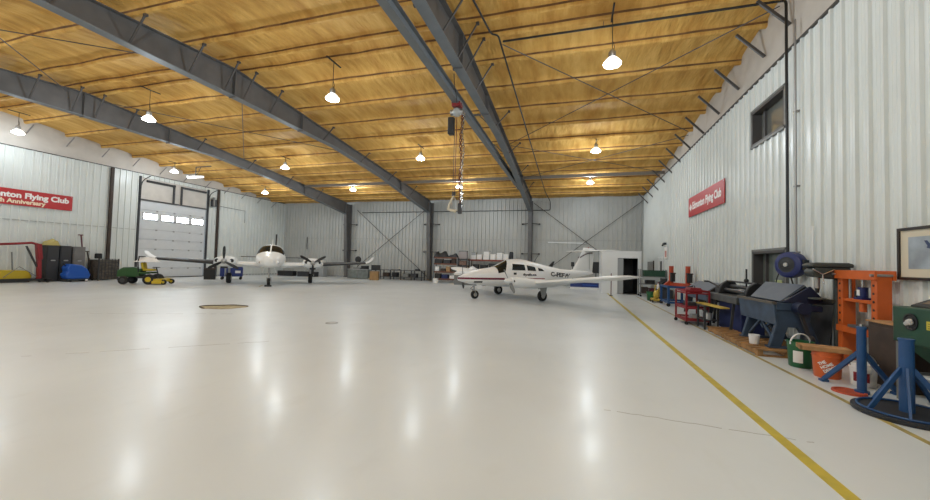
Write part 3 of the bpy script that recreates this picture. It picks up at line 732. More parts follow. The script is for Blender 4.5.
for sg, nm in ((1, 'left'), (-1, 'right')):
    wing([(sg*.35,.75,1.95,.60,.13),(sg*1.2,.72,1.75,.68,.13),(sg*5.35,.52,1.42,1.12,.12),(sg*5.72,.38,1.10,1.17,.11),(sg*5.88,.05,.55,1.19,.08)], 'wing', PLANE, sem)
    for y0 in (3.0, ): MB().box(-.85, -.70, sg*4.6-.1, sg*4.6+.1, 1.05, 1.14).build('aileron_hinge', DARK, sem)
    NB = Body([(1.62,.10,.74,.92,.83),(1.56,.23,.64,.98,.82),(1.35,.28,.58,.99,.80),(.95,.29,.55,.95,.77),(.4,.28,.54,.91,.74),(-.3,.24,.58,.88,.74),(-1.1,.14,.66,.85,.76),(-1.5,.03,.74,.80,.77)], 2.4)
    b = MB(); xs = [1.62,1.59,1.56,1.45,1.35,1.15,.95,.7,.4,0,-.3,-.7,-1.1,-1.5]
    b.rings([[(p[0], p[1]+sg*1.83, p[2]) for p in (NB.pt(x, 2*PI*i/26) for i in range(26))] for x in xs]); na = b.build('engine_nacelle', PLANE, sem, ang=60)
    for s2 in (-1, 1): MB().ball((1.58, sg*1.83+s2*.15, .84), .06, (.25,1.2,.8)).build('air_inlet', BLACK, na)
    hub = (1.70, sg*1.83, .84)
    pr_ = MB().lathe([(.10,-.10),(.115,-.04),(.10,.08),(.06,.18),(.001,.24)], hub, 16, 'x').build('propeller', WHITE if sg > 0 else DARK, sem, label='spinner and two blades')
    a0 = R(40) if sg > 0 else R(8)
    for k in (0, 1): blade(.56, .15, DARK if sg < 0 else GREYC, pr_, hub, a0 + k*PI)
    # main gear
    g = MB().cyl((-.08, sg*1.60, .70), (-.14, sg*1.60, .30), .045).cyl((-.14, sg*1.60, .30), (-.16, sg*1.60, .20), .03).build('main_gear_leg', ALU, sem)
    MB().prism([(-.30,.66),(.10,.66),(.0,.26),(-.22,.24)], 1, sg*1.72-.008, sg*1.72+.008).build('gear_door', GREYL, g)
    MB().tube([(-.14, sg*1.60, .34), (.04, sg*1.60, .26), (-.05, sg*1.62, .2)], .016, 6).build('torque_link', DARK, g)
    wheel((-.16, sg*1.60-.02, .215), .215, .16, sem)
    for y0 in (4.3,): MB().cyl((-.4, sg*y0, 1.04), (-.4, sg*y0, .99), .012).build('tie_ring', GALV, sem)
g = MB().cyl((2.18, 0, .64), (2.16, 0, .30), .035).build('nose_gear_leg', ALU, sem)
for s2 in (-1, 1): MB().bar((2.16, s2*.085, .36), (2.12, s2*.085, .17), .05, .02).build('nose_fork', ALU, g)
MB().box(2.12, 2.2, -.10, .10, .33, .37).build('fork_crown', ALU, g); MB().tube([(2.2, 0, .52), (2.32, 0, .42), (2.2, 0, .36)], .015, 6).build('torque_link', DARK, g)
MB().bar((2.02, .17, .62), (2.0, .20, .42), .26, .012, (0,1,0)).build('nose_gear_door', WHITE, g)
wheel((2.12, 0, .175), .175, .12, sem)
# entry step and blade-coloured boarding handle seen near the wing root
MB().tube([(-.9, .5, .72), (-.95, .56, .42), (-.8, .58, .42)], .016, 6).build('entry_step', DARK, sem)
# tail
fin = MB().rings([foil(x, c, 0, th, 0, vertical=True, zz=z) for z, x, c, th in ((1.14,-2.9,1.9,.04),(1.32,-3.45,1.36,.09),(1.8,-3.80,1.06,.09),(2.30,-4.10,.84,.09),(2.40,-4.14,.78,.06))]).build('tail_fin', PLANE, sem, ang=40)
MB().box(-4.56, -4.54, -.04, .04, 1.3, 2.2).build('rudder_seam', GREYL, fin)
b = MB(); n = 14
for s2 in (1, -1):
    pts = []
    for i in range(n+1):
        t = i/n; x = -3.84 - .92*t; z = 1.86 + .26*math.sin(t*PI*.55); pts.append((x, s2*(.062*(1-.55*t)+.004), z))
    for p, q in zip(pts, pts[1:]): b.face([p, q, (q[0], q[1], q[2]+.075), (p[0], p[1], p[2]+.03)])
b.build('tail_swoosh', mat('swoosh', (.07,.03,.035), .4), fin)
stab = MB().rings([foil(x, c, z, th, y) for y, x, c, z, th in ((-1.58,-4.55,.40,2.25,.08),(-1.4,-4.35,.64,2.25,.09),(0,-4.2,.82,2.25,.10),(1.4,-4.35,.64,2.25,.09),(1.58,-4.55,.40,2.25,.08))]).build('stabilator', PLANE, sem, ang=40)
MB().tube([(-1.0, 0, 1.56), (-1.1, 0, 1.74), (-1.25, 0, 1.90)], .012, 6).build('antenna', DARK, sem)
MB().prism([(-1.85,1.41),(-2.1,1.37),(-2.25,1.66),(-2.15,1.66)], 1, -.012, .012).build('antenna_blade', BLACK, sem)
MB().ball((-4.5, 0, 2.41), .03).build('beacon', REDT, sem)

# ------------------------------------------------------------------ nose-on twin at left
nv = thing('twin_aircraft', 'white twin propeller aircraft facing the camera with black wing boots', 'airplane', (-16.93, 17.55, 0), R(-48.5))
FN = Body([(3.35,.04,1.18,1.30,1.24),(3.28,.22,1.06,1.42,1.24),(3.05,.40,.98,1.54,1.25),(2.6,.56,.95,1.66,1.28),(2.1,.66,.94,1.76,1.32),(1.85,.69,.94,1.83,1.34),(1.45,.71,.94,2.08,1.36),(1.2,.72,.94,2.17,1.38),(.4,.72,.94,2.22,1.42),(-.8,.70,.95,2.20,1.42),(-2.2,.58,1.04,2.05,1.42),(-3.8,.34,1.22,1.82,1.46),(-5.3,.14,1.36,1.66,1.5),(-5.9,.03,1.46,1.56,1.5)], 2.4)
FN.mesh('fuselage', PLANE, nv)
for sg in (1, -1):
    def fn(u, v, sg=sg):
        a = R(88.5) - u*R(64); xf = 1.95 - .22*u*u; xb = 1.25 - .15*u*u
        x = xf + (xb-xf)*v; p = FN.pt(x, a, .008); return (p[0], sg*p[1], p[2])
    MB().grid(fn, 10, 8).build('windshield', GLASSD, nv)
    FN.quad_patch([(1.40,1.58),(.85,1.58),(.85,1.95),(1.15,1.95)], 'side_window', GLASSD, nv, sg)
    for k in range(4): FN.quad_patch([(.6-k*.72,1.60),(.05-k*.72,1.60),(.05-k*.72,1.92),(.6-k*.72,1.92)], 'side_window', GLASSD, nv, sg)
    wing([(sg*.5,1.25,2.6,1.02,.15),(sg*1.6,.95,2.2,1.08,.14),(sg*2.7,.80,1.95,1.13,.13),(sg*5.35,.45,1.30,1.28,.12)], 'wing', PLANE, nv)
    # black rubber boot wrapped round the outer leading edge
    b = MB(); rs = []
    for y0, x, c, z, th in ((sg*2.75,.795,1.94,1.133,.13),(sg*5.3,.457,1.31,1.277,.12)):
        q = foil(x, c, z, th, y0); k = len(q); sel = [q[(i) % k] for i in range(-4, 5)]
        rs.append([(p[0]+.012+ (x-p[0])*.0, p[1], z + (p[2]-z)*1.06) for p in sel])
    b.rings(rs, cap=False, closed=False); b.build('deice_boot', mat('boot_black', (.03,.03,.032), .5), nv)
    wing([(sg*5.35,.45,1.30,1.28,.12),(sg*5.6,.36,1.20,1.36,.11),(sg*5.8,.18,.95,1.52,.10),(sg*5.88,.0,.6,1.66,.06)], 'wing_tip', WHITE, nv)
    NB = Body([(1.62,.30,1.08,1.36,1.22),(1.56,.44,.98,1.44,1.22),(1.35,.50,.90,1.48,1.22),(.8,.52,.84,1.50,1.22),(0,.48,.84,1.46,1.2),(-.9,.34,.92,1.36,1.18),(-1.7,.06,1.10,1.2,1.16)], 2.6)
    b = MB(); xs = [1.62,1.59,1.56,1.45,1.35,1.1,.8,.4,0,-.5,-.9,-1.3,-1.7]
    b.rings([[(p[0], p[1]+sg*2.14, p[2]) for p in (NB.pt(x, 2*PI*i/28) for i in range(28))] for x in xs]); na = b.build('engine_nacelle', PLANE, nv, ang=60)
    for s2 in (-1, 1): MB().lathe([(.001,.03),(.085,.03),(.10,.0),(.10,-.04)], (1.585, sg*2.14+s2*.33, 1.27), 16, 'x').build('air_inlet', BLACK, na)
    MB().box(1.40, 1.54, sg*2.14-.16, sg*2.14+.16, .86, .95).build('chin_scoop', BLACK, na, bevel=.02)
    hub = (1.72, sg*2.14, 1.24)
    pr_ = MB().lathe([(.13,-.12),(.14,-.04),(.11,.09),(.06,.18),(.001,.22)], hub, 18, 'x').build('propeller', ALU, nv, label='polished spinner with three black blades')
    a0 = 0 if sg < 0 else R(180)
    for k in range(3): blade(.78, .17, BLACK, pr_, hub, a0 + k*2*PI/3)
    g = MB().cyl((.05, sg*2.10, .98), (.0, sg*2.10, .36), .06).build('main_gear_leg', ALU, nv)
    MB().prism([(-.28,.95),(.28,.95),(.16,.42),(-.2,.42)], 1, sg*2.28-.008, sg*2.28+.008).build('gear_door', WHITE, g)
    wheel((0, sg*2.10, .29), .29, .22, nv)
    wing([(sg*.1,-4.75,1.25,1.50,.09),(sg*2.1,-5.05,.80,1.50,.08),(sg*2.3,-5.25,.45,1.50,.06)], 'stabilizer', GREYL, nv)
    b = MB().tube([(-4.74, sg*.2, 1.50), (-5.04, sg*2.1, 1.50)], .03, 6).build('stabilizer_boot', BLACK, nv)
g = MB().cyl((2.55, 0, .98), (2.52, 0, .42), .05).build('nose_gear_leg', ALU, nv)
for s2 in (-1, 1): MB().bar((2.52, s2*.10, .46), (2.5, s2*.10, .22), .05, .025).build('nose_fork', ALU, g); MB().bar((2.45, s2*.24, .96), (2.45, s2*.30, .70), .012, .45, (1,0,0)).build('nose_gear_door', WHITE, g)
MB().box(2.46, 2.58, -.12, .12, .42, .47).build('fork_crown', ALU, g)
wheel((2.5, 0, .21), .21, .15, nv)
MB().rings([foil(x, c, 0, th, 0, vertical=True, zz=z) for z, x, c, th in ((1.6,-3.9,2.0,.06),(1.9,-4.5,1.45,.09),(3.1,-5.25,.75,.09),(3.2,-5.4,.55,.05))]).build('tail_fin', PLANE, nv, ang=40)
MB().tube([(-3.8,0,1.72),(-4.48,0,1.94),(-5.22,0,3.12)], .05, 8).build('fin_boot', BLACK, nv, ang=60)
MB().prism([(.2,2.2),(-.1,2.2),(-.2,2.55),(-.08,2.55)], 1, -.012, .012).build('antenna_blade', WHITE, nv)
for s2 in (-1, 1): MB().lathe([(.001,.02),(.05,.015),(.06,0)], (3.0, s2*.41, 1.22), 12, 'x').build('landing_light', CHROME, nv)
t = thing('wheel_chock', 'small black chock against the nose wheel of the nose-on twin', 'chock', (-15.05, 15.42, 0), R(-48.5))
MB().prism([(0,0),(.16,0),(.10,.08),(.03,.08)], 1, -.16, .16).build('chock_body', RUBBER, t); MB().tube([(.05,-.24,.05),(.06,-.34,.03),(.16,-.38,.012)], .012, 6).build('rope', YELD, t)


# ------------------------------------------------------------------ machine row along the right wall
def pallet(label, loc, rz, L, W, nb):
    t = thing('wooden_pallet', label, 'pallet', loc, rz, 'pallets under the machines')
    for y in (-W/2+.04, 0, W/2-.04): MB().box(-L/2, L/2, y-.04, y+.04, .02, .10).build('stringer', WOOD, t)
    for k in range(nb):
        x = -L/2 + (L-.1)*k/(nb-1) + .05; MB().box(x-.05, x+.05, -W/2-random.random()*.03, W/2+random.random()*.03, .10, .122).build('deck_board', WOOD, t)
    for x in (-L/2+.06, 0, L/2-.06): MB().box(x-.05, x+.05, -W/2, W/2, 0, .02).build('bottom_board', WOOD, t)
    return t
pallet('rough wooden pallet carrying the big blue sheet metal brake', (3.575, 8.50, 0), PI/2, 1.55, .94, 8)
pallet('narrow wooden skid on the floor beyond the pallet of the blue brake', (3.34, 9.86, 0), PI/2, .95, .42, 5)

# big blue folding brake
t = thing('sheet_metal_brake', 'large worn blue sheet metal brake with angled hood on splayed legs', 'machine', (3.5, 8.0, .122))
def at(X, Y, Z): return (X-3.5, Y-8.0, Z-.122)
def abox(b, x0, x1, y0, y1, z0, z1): return b.box(x0-3.5, x1-3.5, y0-8, y1-8, z0-.122, z1-.122)
o = MB(); o.rings([[at(3.47,y,.53), at(3.50,y,.53), at(3.46,y,.93), at(3.42,y,.93)] for y in (7.94, 9.40)]); o.build('apron', BRAKE, t, bevel=.008)
abox(MB(), 3.47, 4.0, 7.94, 9.40, .80, .93).build('bed', BRAKE, t, bevel=.01)
abox(MB(), 3.40, 3.47, 7.92, 9.42, .90, .945).build('bending_edge', mat('bare_edge', (.14,.12,.10), .45, .5), t)
for y in (8.02, 9.12):
    b = MB(); b.prism([(3.46-3.5,.92-.122),(4.02-3.5,.92-.122),(3.98-3.5,.62-.122),(4.17-3.5,0),(4.03-3.5,0),(3.80-3.5,.50-.122),(3.66-3.5,.50-.122),(3.55-3.5,0),(3.38-3.5,0),(3.50-3.5,.60-.122)], 1, y-8-.05, y-8+.05)
    o = b.build('end_leg', BRAKE, t, bevel=.012); abox(MB(), 3.36, 4.2, y-.08, y+.08, .122, .15).build('foot', BRAKE, o)
for a, c in (((3.5,8.05,.20),(3.52,8.62,.56)), ((3.5,9.1,.20),(3.52,8.62,.56)), ((3.55,8.3,.55),(3.55,8.55,.40)), ((3.55,8.85,.55),(3.55,8.6,.40))): MB().bar(at(*a), at(*c), .03, .04).build('truss_rod', BRAKE, t)
o = MB().rings([[at(3.55,y0,.96), at(3.57,y0,.945), at(4.03,y1,1.235), at(4.0,y1,1.26)] for y0, y1 in ((8.0,8.2),(9.15,9.6))]).build('hood', SHEET, t)
MB().rings([[at(4.0,y1,1.26), at(4.03,y1,1.235), at(4.22,y1,.97), at(4.2,y1,.97)] for y1 in (8.2, 9.6)]).build('hood', SHEET, t)
MB().rings([[at(3.57,y,.945), at(3.98,y+.0,1.24), at(4.20,y,.98), at(3.9,y,.90)] for y in (7.95, 8.0)]).build('end_casting', NAVYD, t, bevel=.01)
abox(MB(), 3.78, 4.40, 7.98, 8.08, .93, 1.00).build('clamp_arm', DARK, t, bevel=.01)
abox(MB(), 3.70, 4.12, 7.88, 7.93, .80, .91).build('clamp_arm', NAVYD, t, bevel=.02)
MB().cyl(at(3.78,7.72,.86), at(3.78,7.92,.86), .10, n=20).build('handwheel', NAVYD, t)
MB().bar(at(3.75,7.84,.85), at(3.90,7.84,.35), .05, .05).build('counterweight_arm', DARK, t); MB().ball(at(3.90,7.84,.33), .08).build('counterweight', DARK, t)
MB().cyl(at(4.35,8.03,.97), at(4.5-.04,8.03,.97), .02).build('pull_handle', BLACK, t)

# black roller shear
t = thing('sheet_roller', 'black hand roller machine with lever on deep blue cabinet', 'machine', (3.85, 10.6, 0))
MB().box(-.2, .26, -.72, .62, .02, .70).build('cabinet_base', NAVY, t, bevel=.015)
MB().box(-.38, .28, -.95, 1.02, .72, .88).build('bed', mat('dull_grey_bed', (.055,.06,.062), .5, var=.3), t, bevel=.012)
for y in (-.92, .62):
    MB().prism([(-.22,.88),(.24,.88),(.22,1.08),(.12,1.20),(-.02,1.22),(-.14,1.14),(-.2,1.02)], 1, y-.06, y+.06).build('end_housing', BLACK, t, bevel=.02)
for x, z in ((-.06, .98), (.06, 1.08), (.14, .96)): MB().cyl((x,-.9,z), (x,.6,z), .05).build('roller', mat('worn_roller', (.10,.10,.10), .35, .7), t)
MB().cyl((.0,-.46,1.10), (.0,-.46,1.52), .018).build('lever', BLACK, t); MB().cyl((0,-1.0,1.20), (0,.7,1.20), .022).build('top_bar', BLACK, t); MB().ball((0,-.46,1.25), .05).build('pivot', BLACK, t)
MB().bar((-.1,.7,1.0), (-.25,1.25,1.16), .03, .03).build('crank_arm', DARK, t); MB().cyl((-.25,1.25,1.16), (-.36,1.25,1.16), .022).build('crank_grip', BLACK, t)
for y in (-.6, .5): MB().bar((-.36, y, .1), (-.3, y, .72), .05, .05).build('front_leg', DARK, t)

# grey hooded bender further along
t = thing('sheet_bender', 'grey blue hooded bender on a dark stand beyond the black roller', 'machine', (3.98, 13.4, 0))
MB().rings([[(-.22,y,.86),(-.20,y,.84),(.12,y,1.07),(.12,y,1.09)] for y in (-.95, 1.1)]).build('hood', SHEET, t)
MB().rings([[(.12,y,1.09),(.12,y,1.07),(.34,y,.90),(.36,y,.90)] for y in (-.95, 1.1)]).build('hood', SHEET, t)
MB().box(-.24, -.2, -1.05, 1.2, .56, .84).build('apron', BRAKE, t); MB().box(-.2, .3, -1.05, 1.2, .70, .86).build('bed', BRAKE, t)
for y in (-1.0, 1.15): MB().prism([(-.22,.86),(.32,.86),(.4,0),(.3,0),(.08,.55),(-.02,.55),(-.2,0),(-.3,0)], 1, y-.05, y+.05).build('end_leg', DARK, t)
MB().prism([(-.2,.85),(.12,1.09),(.34,.9)], 1, -1.02, -.96).build('end_casting', BLACK, t)
t = thing('bench_press', 'small dark machine with brass lever between roller and grey bender', 'machine', (4.05, 12.0, 0))
MB().box(-.2, .3, -.25, .3, .62, .70).build('table', DARK, t)
for x in (-.17, .27):
    for y in (-.2, .25): MB().box(x-.025, x+.025, y-.025, y+.025, 0, .62).build('leg', DARK, t)
MB().box(-.12, .2, -.14, .18, .70, .98).build('housing', BLACK, t, bevel=.04); MB().cyl((-.2,.02,.9), (.22,.02,.9), .12).build('drum', DARK, t)
MB().bar((-.15,-.18,1.0), (-.35,-.62,.92), .04, .05).build('lever', BRASS, t)

# red trolley
t = thing('tool_cart', 'red steel tool cart with shelves standing nearest the floor stripe', 'cart', (3.13, 11.62, 0), R(4))
for z in (.10, .42, .82): MB().box(-.28, .28, -.42, .42, z, z+.03).build('shelf', REDT, t); 
for x in (-.27, .27):
    for y in (-.41, .41):
        o = MB().box(x-.02, x+.02, y-.02, y+.02, .09, .90).build('post', REDT, t)
        MB().cyl((x, y-.015, .045), (x, y+.015, .045), .045).build('caster', RUBBER, o)
for z in (.16, .48, .90):
    for s in (-1, 1): MB().box(-.28, .28, s*.41-.012, s*.41+.012, z-.02, z+.02).build('rail', REDT, t); MB().box(s*.27-.012, s*.27+.012, -.42, .42, z-.02, z+.02).build('rail', REDT, t)
for i, (nm, lab, x, y, z, sx, sy, sz, m) in enumerate((('toolbox', 'red toolbox on the top of the red cart', 0, -.1, .85, .3, .42, .13, REDT), ('parts_tray', 'dark parts tray on the middle shelf of the red cart', .02, .12, .45, .3, .4, .12, DARK),
        ('steel_block', 'pale steel block on the low shelf of the red cart', .0, -.2, .13, .22, .24, .14, GREYL), ('vise', 'dark bench vise on the far end of the red cart', .05, .28, .85, .14, .12, .15, BLACK))):
    c = Matrix.Translation((3.13, 11.62, 0)) @ Matrix.Rotation(R(4), 4, 'Z') @ Vector((x, y, z))
    q = thing(nm, lab, nm.replace('_', ' '), c, R(4)); MB().box(-sx/2, sx/2, -sy/2, sy/2, 0, sz*.8).build('body', m, q, bevel=.012); MB().box(-sx/2.4, sx/2.4, -sy/2.3, sy/2.3, sz*.8, sz).build('lid', m, q)
    if nm == 'toolbox': MB().tube(bent([(0,-.1,sz),(0,-.1,sz+.05),(0,.1,sz+.05),(0,.1,sz)], .02), .01, 6).build('handle', BLACK, q)

# stand with the yellow board
t = thing('work_stand', 'low dark steel stand behind red cart', 'stand', (3.26, 10.78, 0))
for x in (-.14, .14):
    for y in (-.26, .26): MB().box(x-.02, x+.02, y-.02, y+.02, 0, .58).build('leg', DARK, t)
MB().box(-.17, .17, -.3, .3, .56, .59).build('top_plate', DARK, t); MB().box(-.16, .16, -.28, .28, .22, .24).build('shelf', DARK, t)
o = MB().obox((3.27, 10.55, .606), (.20, 1.35, .03), (0, 0, R(5))).build('yellow_board', YELD, bevel=.004); tag(o, 'long yellow board lying on the low dark stand', 'board')
for i, (y, c, r_) in enumerate(((10.62, GALV, .05), (10.78, LABELW, .06), (10.94, BROWN, .055))):
    o = thing('tin_can', ('bare metal can', 'pale can', 'brown can')[i] + ' on the shelf under the yellow board', 'can', (3.26, y, .24)); MB().lathe([(.001,0),(r_,0),(r_,.15),(.001,.15)], n=16).build('body', c, o); MB().lathe([(r_+.004,.145),(r_+.004,.155),(.001,.156)], n=16).build('rim', GALV, o)

# pails
def pail(name, label, loc, r0_, r1_, h, m, handle=None, lid=None, rz=0, lab=None):
    t = thing(name, label, 'bucket', loc, rz)
    MB().lathe([(.001,.006),(r0_*.94,.0),(r0_,.01),(r1_*.985,h*.80),(r1_*1.03,h*.80),(r1_*1.03,h*.83),(r1_,h*.84),(r1_,h*.95),(r1_*1.05,h*.95),(r1_*1.05,h),(r1_*.96,h),(r1_*.95,h*.9),(r0_*.93,.03),(.001,.025)], n=26).build('body', m, t, ang=40)
    if handle:
        MB().tube([(r1_*1.03*math.cos(a), 0, h*.88 + .16*math.sin(a)) for a in [PI*i/12 for i in range(13)]], .012, 6).build('handle', handle, t, ang=60)
    return t
GB = pail('bucket', 'green bucket with white handle and label by the pallet', (3.45, 7.17, 0), .145, .165, .40, PAIL, LETW, rz=R(20))
b = MB(); rr = .158
b.grid(lambda u, v: (rr*1.02*math.cos(3.35+u*.75), rr*1.02*math.sin(3.35+u*.75), .08+.18*v), 8, 2); b.build('paper_label', LABELW, GB)
OB = pail('bucket', 'orange bucket with white print under the worn plank', (3.50, 6.62, 0), .145, .165, .37, BUCKO, None, rz=0)
def wrap(u, v, a0, r_, z0, tilt=0): 
    return (r_*math.cos(a0+u/r_), r_*math.sin(a0+u/r_), z0+v)
ct, st_ = math.cos(R(35)), math.sin(R(35))
for k, s in enumerate(('THE', 'HOME', 'DEPOT')):
    text(s, .055, lambda u, v, k=k: wrap((u-.05)*ct-(v+.06-k*.055)*st_*1.0, (u-.05)*st_*.9+(v+.06-k*.055)*ct, R(238), .1615, .15), 'printed_lettering', LETW, OB, bold=.002)
t = thing('wood_plank', 'worn wooden plank lying across the orange bucket', 'plank', (3.45, 6.62, .372), R(-16))
MB().box(-.27, .27, -.13, .13, 0, .06).build('board', PLANK, t, bevel=.004)
for x in (-.272, .242): MB().box(x, x+.03, -.131, .131, .003, .061).build('end_stain', WOOD, t)
pail('bucket', 'small white bucket on the pallet edge under the blue brake', (3.27, 8.28, .122), .075, .085, .17, LETW)
WP = pail('bucket', 'white bucket with red print behind the tripod jack leg', (3.72, 6.30, 0), .12, .135, .30, LETW, GALV)
MB().grid(lambda u, v: (.143*math.cos(3.5+u*1.1), .143*math.sin(3.5+u*1.1), .07+.12*v), 8, 2).build('printed_label', REDT, WP)
o = thing('pail_cover', 'red orange round lid lying on the floor by the orange bucket', 'lid', (3.33, 5.88, 0)); MB().lathe([(.001,.016),(.13,.016),(.135,.024),(.16,.022),(.165,0),(.001,0)], n=28).build('lid_disc', mat('lid_red', (.42,.06,.02), .5), o)

# blue jacks
t = thing('tripod_jack', 'tall blue tripod jack standing before the brown cabinet', 'jack', (3.47, 5.90, 0))
MB().cyl((0,0,.03), (0,0,.80), .045, n=20).build('tube', BLUE, t); MB().cyl((0,0,.80), (0,0,.83), .05, .045).build('collar', BLUE, t); MB().cyl((0,0,.83), (0,0,.86), .018).build('screw', CHROME, t)
for a, L in ((R(108), .48), (R(15), .42), (R(-80), .12)):
    if L > .2:
        o = MB().bar((.03*math.cos(a), .03*math.sin(a), .50), (L*math.cos(a), L*math.sin(a), .03), .035, .05).build('leg', BLUE, t); MB().box(L*math.cos(a)-.04, L*math.cos(a)+.04, L*math.sin(a)-.04, L*math.sin(a)+.04, 0, .03).build('foot', BLUE, o)
MB().cyl((0,0,0), (0,0,.035), .07).build('foot', BLUE, t)
jx, jy = 3.40, 5.14
t = thing('wing_jack', 'blue jack with braced tube on a round black base at far right', 'jack', (jx, jy, 0))
MB().lathe([(.001,0),(.41,0),(.42,.015),(.42,.045),(.40,.05),(.001,.05)], n=40).build('base_disc', mat('black_rubbery_base', (.02,.022,.028), .55), t, ang=40)
MB().cyl((0,0,.05), (0,0,.80), .058, n=22).build('tube', BLUE, t); MB().cyl((0,0,.80), (0,0,.815), .063).build('collar', BLUE, t)
for a in (R(100), R(190), R(215+25), R(-40), R(20)):
    MB().bar((.045*math.cos(a), .045*math.sin(a), .50), (.36*math.cos(a), .36*math.sin(a), .055), .02, .045).build('brace', BLUE, t)
MB().tube([(.37*math.cos(a), .37*math.sin(a), .06) for a in [2*PI*i/30 for i in range(31)]], .012, 6).build('base_ring', BLUE, t)

# brown cabinet and blast cabinet
t = thing('steel_cabinet', 'dark rusty brown steel cabinet with tan board top beside the orange press', 'cabinet', (4.15, 6.36, 0))
MB().box(-.17, .28, -.28, .28, 0, .83).build('body', BROWN, t, bevel=.006); MB().box(-.19, .3, -.3, .3, .83, .85).build('top_board', PLANK, t); MB().box(-.176, -.17, -.24, .24, .06, .78).build('door', BROWN, t)
t = thing('blast_cabinet', 'green sandblasting cabinet with glove port and yellow label at right edge', 'machine', (3.75, 5.2, 0))
MB().prism([(0,.69),(.66,.69),(.66,1.22),(.40,1.22),(.16,1.115),(0,1.115)], 1, -.72, .66).build('body', GREEN, t, bevel=.012)
o = MB().rings([[(.12,y,1.115),(.46,y,1.262),(.46,y,1.285),(.12,y,1.135)] for y in (-.64,.58)]).build('lid', mat('lid_dark', (.035,.03,.028), .5), t)
MB().rings([[(.17,y,1.158),(.42,y,1.268),(.42,y,1.275),(.17,y,1.165)] for y in (-.56,.5)]).build('viewing_glass', mat('lid_glass', (.16,.12,.09), .15), o)
for y in (.40, -.35):
    o = MB().lathe([(.085,-.012),(.098,-.012),(.098,.01),(.072,.01),(.072,-.0),(.085,-.012)], (0,y,.95), 24, 'x').build('glove_port', BLACK, t)
    MB().lathe([(.001,-.004),(.074,-.004)], (0,y,.95), 20, 'x').build('port_backing', BLACK, o)
    MB().ball((-.02,y-.005,.945), .05, (.5,1.0,.7)).ball((-.025,y+.03,.925), .03, (.6,1,.8)).ball((-.03,y-.03,.965), .03, (.6,1,.8)).build('glove', mat('grey_glove', (.5,.48,.45), .6), o)
MB().box(-.004, 0, -.02, .20, .89, .985).build('warning_label', LABELY, t)
for i in range(3): MB().box(-.006, -.003, .0, .18, .905+.025*i, .912+.025*i).build('label_line', mat('label_ink', (.12,.1,.02), .6), t)
MB().rings([[(.03,-.66,.69),(.62,-.66,.69),(.62,.60,.69),(.03,.60,.69)],[(.26,-.12,.26),(.40,-.12,.26),(.40,.06,.26),(.26,.06,.26)]]).build('hopper', GREEN, t)
for x in (.03, .62):
    for y in (-.67, .61): MB().box(x-.02, x+.02, y-.02, y+.02, 0, .69).build('leg', GREYC, t)
MB().box(.03, .62, .60, .62, .30, .34).build('leg_rail', GREYC, t)
MB().cyl((.33,-.03,.05), (.33,-.03,.26), .06).build('hopper_outlet', BLACK, t)
t = thing('plastic_tub', 'pale grey plastic tub on the floor under the blast cabinet', 'tub', (4.1, 5.55, 0)); MB().prism([(-.16,0),(.16,0),(.19,.3),(-.19,.3)], 1, -.14, .14).build('body', GREYL, t, bevel=.01); MB().box(-.2, .2, -.16, .16, .3, .325).build('rim', WHITEM, t)

# orange press
t = thing('shop_press', 'orange H frame shop press against the right wall', 'press', (4.30, 7.27, 0))
for y in (-.36, .36):
    o = MB().box(-.09, .09, y-.055, y+.055, 0, 1.47).build('upright', ORANGE, t, bevel=.008); MB().box(-.17, .17, y-.06, y+.06, 0, .06).build('foot', ORANGE, o)
    for k in range(6): MB().cyl((-.095, y, .72+.12*k), (-.085, y, .72+.12*k), .018, n=10).build('pin_hole', BLACK, o)
for x in (-.11, .11): MB().box(x-.015, x+.015, -.44, .44, 1.40, 1.54).build('top_beam', ORANGE, t, bevel=.006)
for x in (-.11, .11): MB().box(x-.015, x+.015, -.40, .40, .55, .65).build('bed_beam', ORANGE, t, bevel=.006)
MB().box(-.07, .07, -.32, .32, 1.04, 1.09).build('sliding_beam', ORANGE, t, bevel=.006)
for y in (-.28, .28): MB().cyl((0,y,1.09), (0,y,1.42), .018).build('return_spring', GALV, t)
MB().cyl((0,0,.90), (0,0,1.04), .045).build('ram_head', ORANGE, t); MB().box(-.14, .14, -.1, .1, .65, .69).build('bed_plate', STEEL, t)
for y in (-.41, .41): MB().cyl((-.16,y,1.47), (.16,y,1.47), .02).build('beam_bolt', GALV, t)
t = thing('bottle_jack', 'blue bottle jack sitting in the orange press', 'jack', (4.30, 7.27, 1.09))
MB().box(-.07, .07, -.09, .09, 0, .03).build('base', BLUED, t, bevel=.005); MB().cyl((0,0,.03), (0,0,.19), .06).build('body', BLUED, t, bevel=.006); MB().cyl((0,0,.19), (0,0,.31), .022).build('ram', CHROME, t); MB().cyl((-.04,.075,.03), (-.04,.075,.13), .022).build('pump', BLACK, t); MB().box(-.062, -.056, -.03, .03, .06, .15).build('paper_label', LABELW, t)

